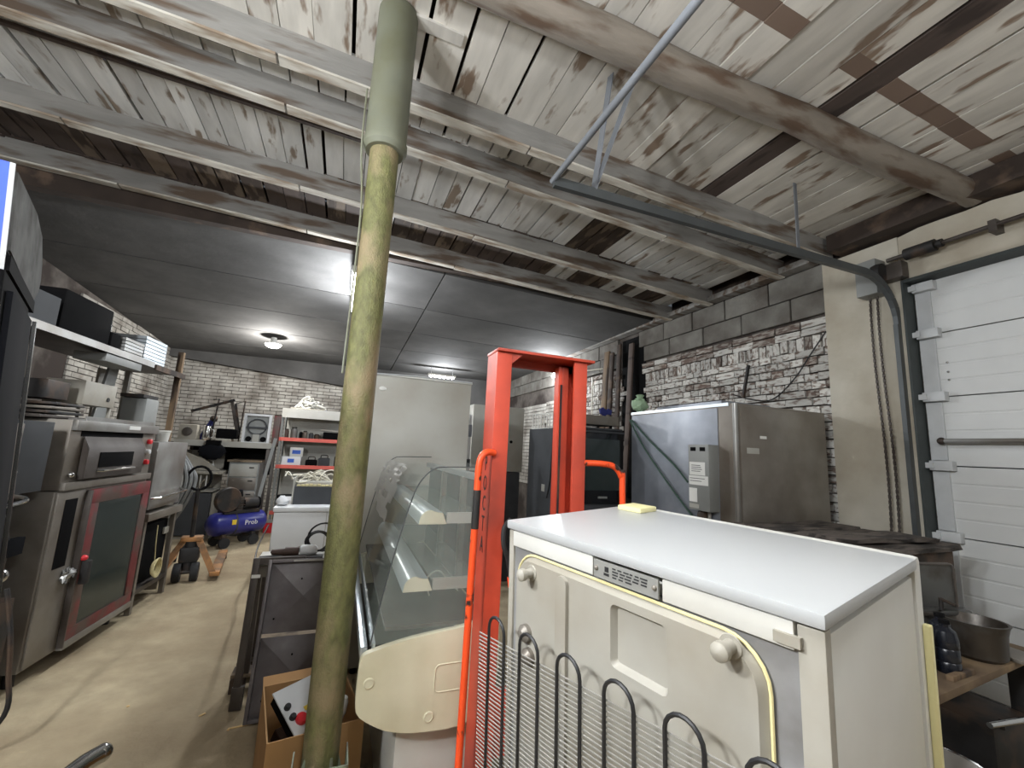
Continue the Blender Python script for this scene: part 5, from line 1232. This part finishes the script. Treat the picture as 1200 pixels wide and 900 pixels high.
# ================================================================== RIGHT SIDE, BELOW THE DOOR
rc = thing('rusty_cabinet', 'rusty dark metal cabinet in front of the door jamb', 'cabinet', (3.1, 1.95, 0)); o = (3.1, 1.95, 0)
MB().box(2.70, 3.55, 1.55, 2.36, .03, 1.14, .006).build('body', 'rust', rc, off=o)
MB().box(2.695, 2.70, 1.58, 2.33, .08, .60).build('side_panel', 'steel_dark', rc, off=o)
for x in (2.76, 3.49):
    for y in (1.61, 2.30): MB().cyl((x, y, 0), (x, y, .035), .03, n=8).build('foot', 'iron', rc, off=o)
for i, (x0, x1, y0, y1, zz, rz_) in enumerate(((2.62, 3.58, 1.50, 1.78, 1.16, 2), (2.60, 3.55, 1.80, 2.06, 1.165, -2), (2.66, 3.62, 2.08, 2.36, 1.17, 1), (2.70, 3.50, 1.62, 1.84, 1.195, -5))):
    f = MB(); n = 8; cx, cy = (x0+x1)/2, (y0+y1)/2
    top, bot = [], []
    for k in range(n+1):
        x = x0-cx+(x1-x0)*k/n; wv = .006*sin(k*1.7+i)
        top.append((f.bm.verts.new((x+random.uniform(-.01, .01), (y0-cy)+random.uniform(-.015, .015), .024+wv)), f.bm.verts.new((x, (y1-cy)+random.uniform(-.015, .015), .024+wv))))
        bot.append((f.bm.verts.new((x, (y0-cy), wv*.5)), f.bm.verts.new((x, (y1-cy), wv*.5))))
    for k in range(n):
        f.bm.faces.new((top[k][0], top[k+1][0], top[k+1][1], top[k][1])); f.bm.faces.new((bot[k][0], bot[k][1], bot[k+1][1], bot[k+1][0]))
        f.bm.faces.new((top[k][0], bot[k][0], bot[k+1][0], top[k+1][0])); f.bm.faces.new((top[k][1], top[k+1][1], bot[k+1][1], bot[k][1]))
    f.bm.faces.new((top[0][0], top[0][1], bot[0][1], bot[0][0])); f.bm.faces.new((top[n][0], bot[n][0], bot[n][1], top[n][1]))
    b = f.build('rotten_board', 'debris_wood', smooth=False); b.location = (cx, cy, zz-.02); b.rotation_euler = (0, 0, radians(rz_))
    tag(b, ('rotten dark board on the rusty cabinet, closest to the work table', 'rotten dark board in the middle of the rusty cabinet top', 'rotten dark board on the rusty cabinet beside the steel chamber', 'short split board lying on top of the other rotten boards')[i], 'board')
wt = thing('work_table', 'worn plywood table with dark steel legs below the sectional door', 'table', (2.02, 1.0, 0), radians(5)); o = (2.02, 1.0, 0)
MB().box(2.02, 3.15, 1.0, 1.43, .765, .795, .004).build('table_top', 'table_ply', wt, off=o)
for x, y in ((2.08, 1.06), (3.09, 1.06), (2.08, 1.38), (3.09, 1.38)): MB().box(x-.03, x+.03, y-.03, y+.03, 0, .765).build('leg', 'iron', wt, off=o)
MB().box(2.05, 3.12, 1.03, 1.41, .24, .27).build('lower_shelf', 'steel_dark', wt, off=o)
bq = atZ(1158, 772, .795)
sk = thing('hand_basin', 'grey steel hand basin with tall splash back standing on the work table', 'basin', (bq.x, bq.y+.08, .795), radians(-12))
MB().prism(rrect(-.15, .13, .06, .36, .03, 5), 'xz', .10, .115, .005).build('splash_back', 'basin', sk)
MB().tube([(a, .099, b) for a, b in rrect(-.146, .126, .064, .356, .03, 5)], .007, 6, closed=True).build('rim', 'steel_dark', sk)
MB().lathe([(.082, .0), (.098, .015), (.104, .11), (.112, .145), (.118, .155), (.106, .155), (.09, .11), (.06, .05), (0, .04)], (0, -.05, 0), 24).build('bowl', 'basin', sk)
MB().box(-.15, .13, .04, .105, .135, .155, .006).build('ledge', 'basin', sk)
MB().box(-.14, -.10, .06, .10, 0, .135).build('leg', 'basin', sk)
MB().cyl((-.02, .06, .155), (-.02, .06, .21), .009).cyl((-.02, .06, .205), (-.02, .0, .195), .007).build('tap', 'iron', sk)
MB().lathe([(.022, 0), (.035, .008), (.035, .022), (0, .026)], (.100, -.05, .09), 14, 'x').build('drain_plug', 'light_grey', sk)
MB().box(.10, .26, -.14, .02, .0, .015, .005).build('foot_plate', 'steel_dull', sk)
bt = atZ(1112, 792, .795)
for i, (x, y) in enumerate(((bt.x-.05, bt.y+.06), (bt.x+.045, bt.y+.02), (bt.x+.04, bt.y+.115), (bt.x+.135, bt.y+.075))):
    b = thing('bottle', 'dark ribbed plastic bottle in the shrink wrapped pack on the work table', 'bottle', (x, y, .795), 0, 'wrapped bottles on the work table')
    MB().lathe([(.038, 0), (.042, .01), (.042, .04), (.039, .045), (.042, .05), (.042, .09), (.039, .095), (.042, .10), (.042, .13), (.035, .16), (.016, .175), (.016, .19)], n=16).build('body', 'bottle_dark', b); MB().lathe([(.018, .186), (.018, .2), (0, .2)], n=12).build('cap', 'black', b)
MB_ = thing('wood_offcut', 'pale wood offcut lying on the work table beside the basin', 'offcut', (2.40, 1.065, .795), radians(3)); MB().box(-.09, .09, -.012, .012, 0, .02, .003).build('stick', 'plank_brown', MB_)
nb = thing('oil_can', 'squat dark tin standing between the bottles and the basin', 'tin', (2.38, 1.44, .795)); MB().lathe([(.06, 0), (.065, .01), (.065, .12), (.05, .14), (.02, .15), (0, .15)], n=16).build('tin_body', 'black', nb); MB().lathe([(.015, .15), (.012, .18), (0, .18)], n=10).build('cap', 'steel_dark', nb)
t = thing('metal_bowl', 'dull metal bowl on the lower shelf of the work table', 'bowl', (2.465, 1.20, .27)); MB().lathe([(.08, 0), (.15, .04), (.19, .11), (.195, .115), (.18, .112), (.14, .05), (0, .02)], n=24).build('bowl_body', 'steel_dull', t); MB().tube([(.19*cos(a), .19*sin(a), .113) for a in (2*pi*i/24 for i in range(24))], .006, 6, closed=True).build('rim', 'chrome', t)
t = thing('machine_cover', 'grey slanted metal cover on the lower shelf', 'cover', (2.16, 1.22, .27)); MB().prism([(-.10, 0), (.10, 0), (.10, .15), (-.10, .28)], 'xz', -.14, .16, .006).build('cover_shell', 'mid_grey', t); MB().lathe([(.025, -.14), (.025, -.146), (0, -.146)], (.0, 0, .12), 10, 'y').build('knob', 'black', t)
t = thing('dark_gearbox', 'dark gearbox with chrome rod under the work table', 'gearbox', (2.87, 1.25, .27)); MB().box(-.16, .18, -.14, .16, 0, .26, .02).build('housing', 'iron', t); MB().cyl((-.24, -.16, .30), (.16, -.18, .28), .011).build('rod', 'chrome', t); MB().cyl((-.12, -.15, .26), (-.12, -.15, .30), .01).build('rod_support', 'iron', t)
t = thing('crate', 'black crate on the floor under the work table', 'crate', (2.36, 1.25, 0)); MB().box(-.22, .22, -.16, .16, 0, .02).box(-.22, -.2, -.16, .16, .02, .2).box(.2, .22, -.16, .16, .02, .2).box(-.225, .225, -.16, -.145, .02, .2).box(-.225, .225, .145, .16, .02, .2).build('crate_body', 'black', t)
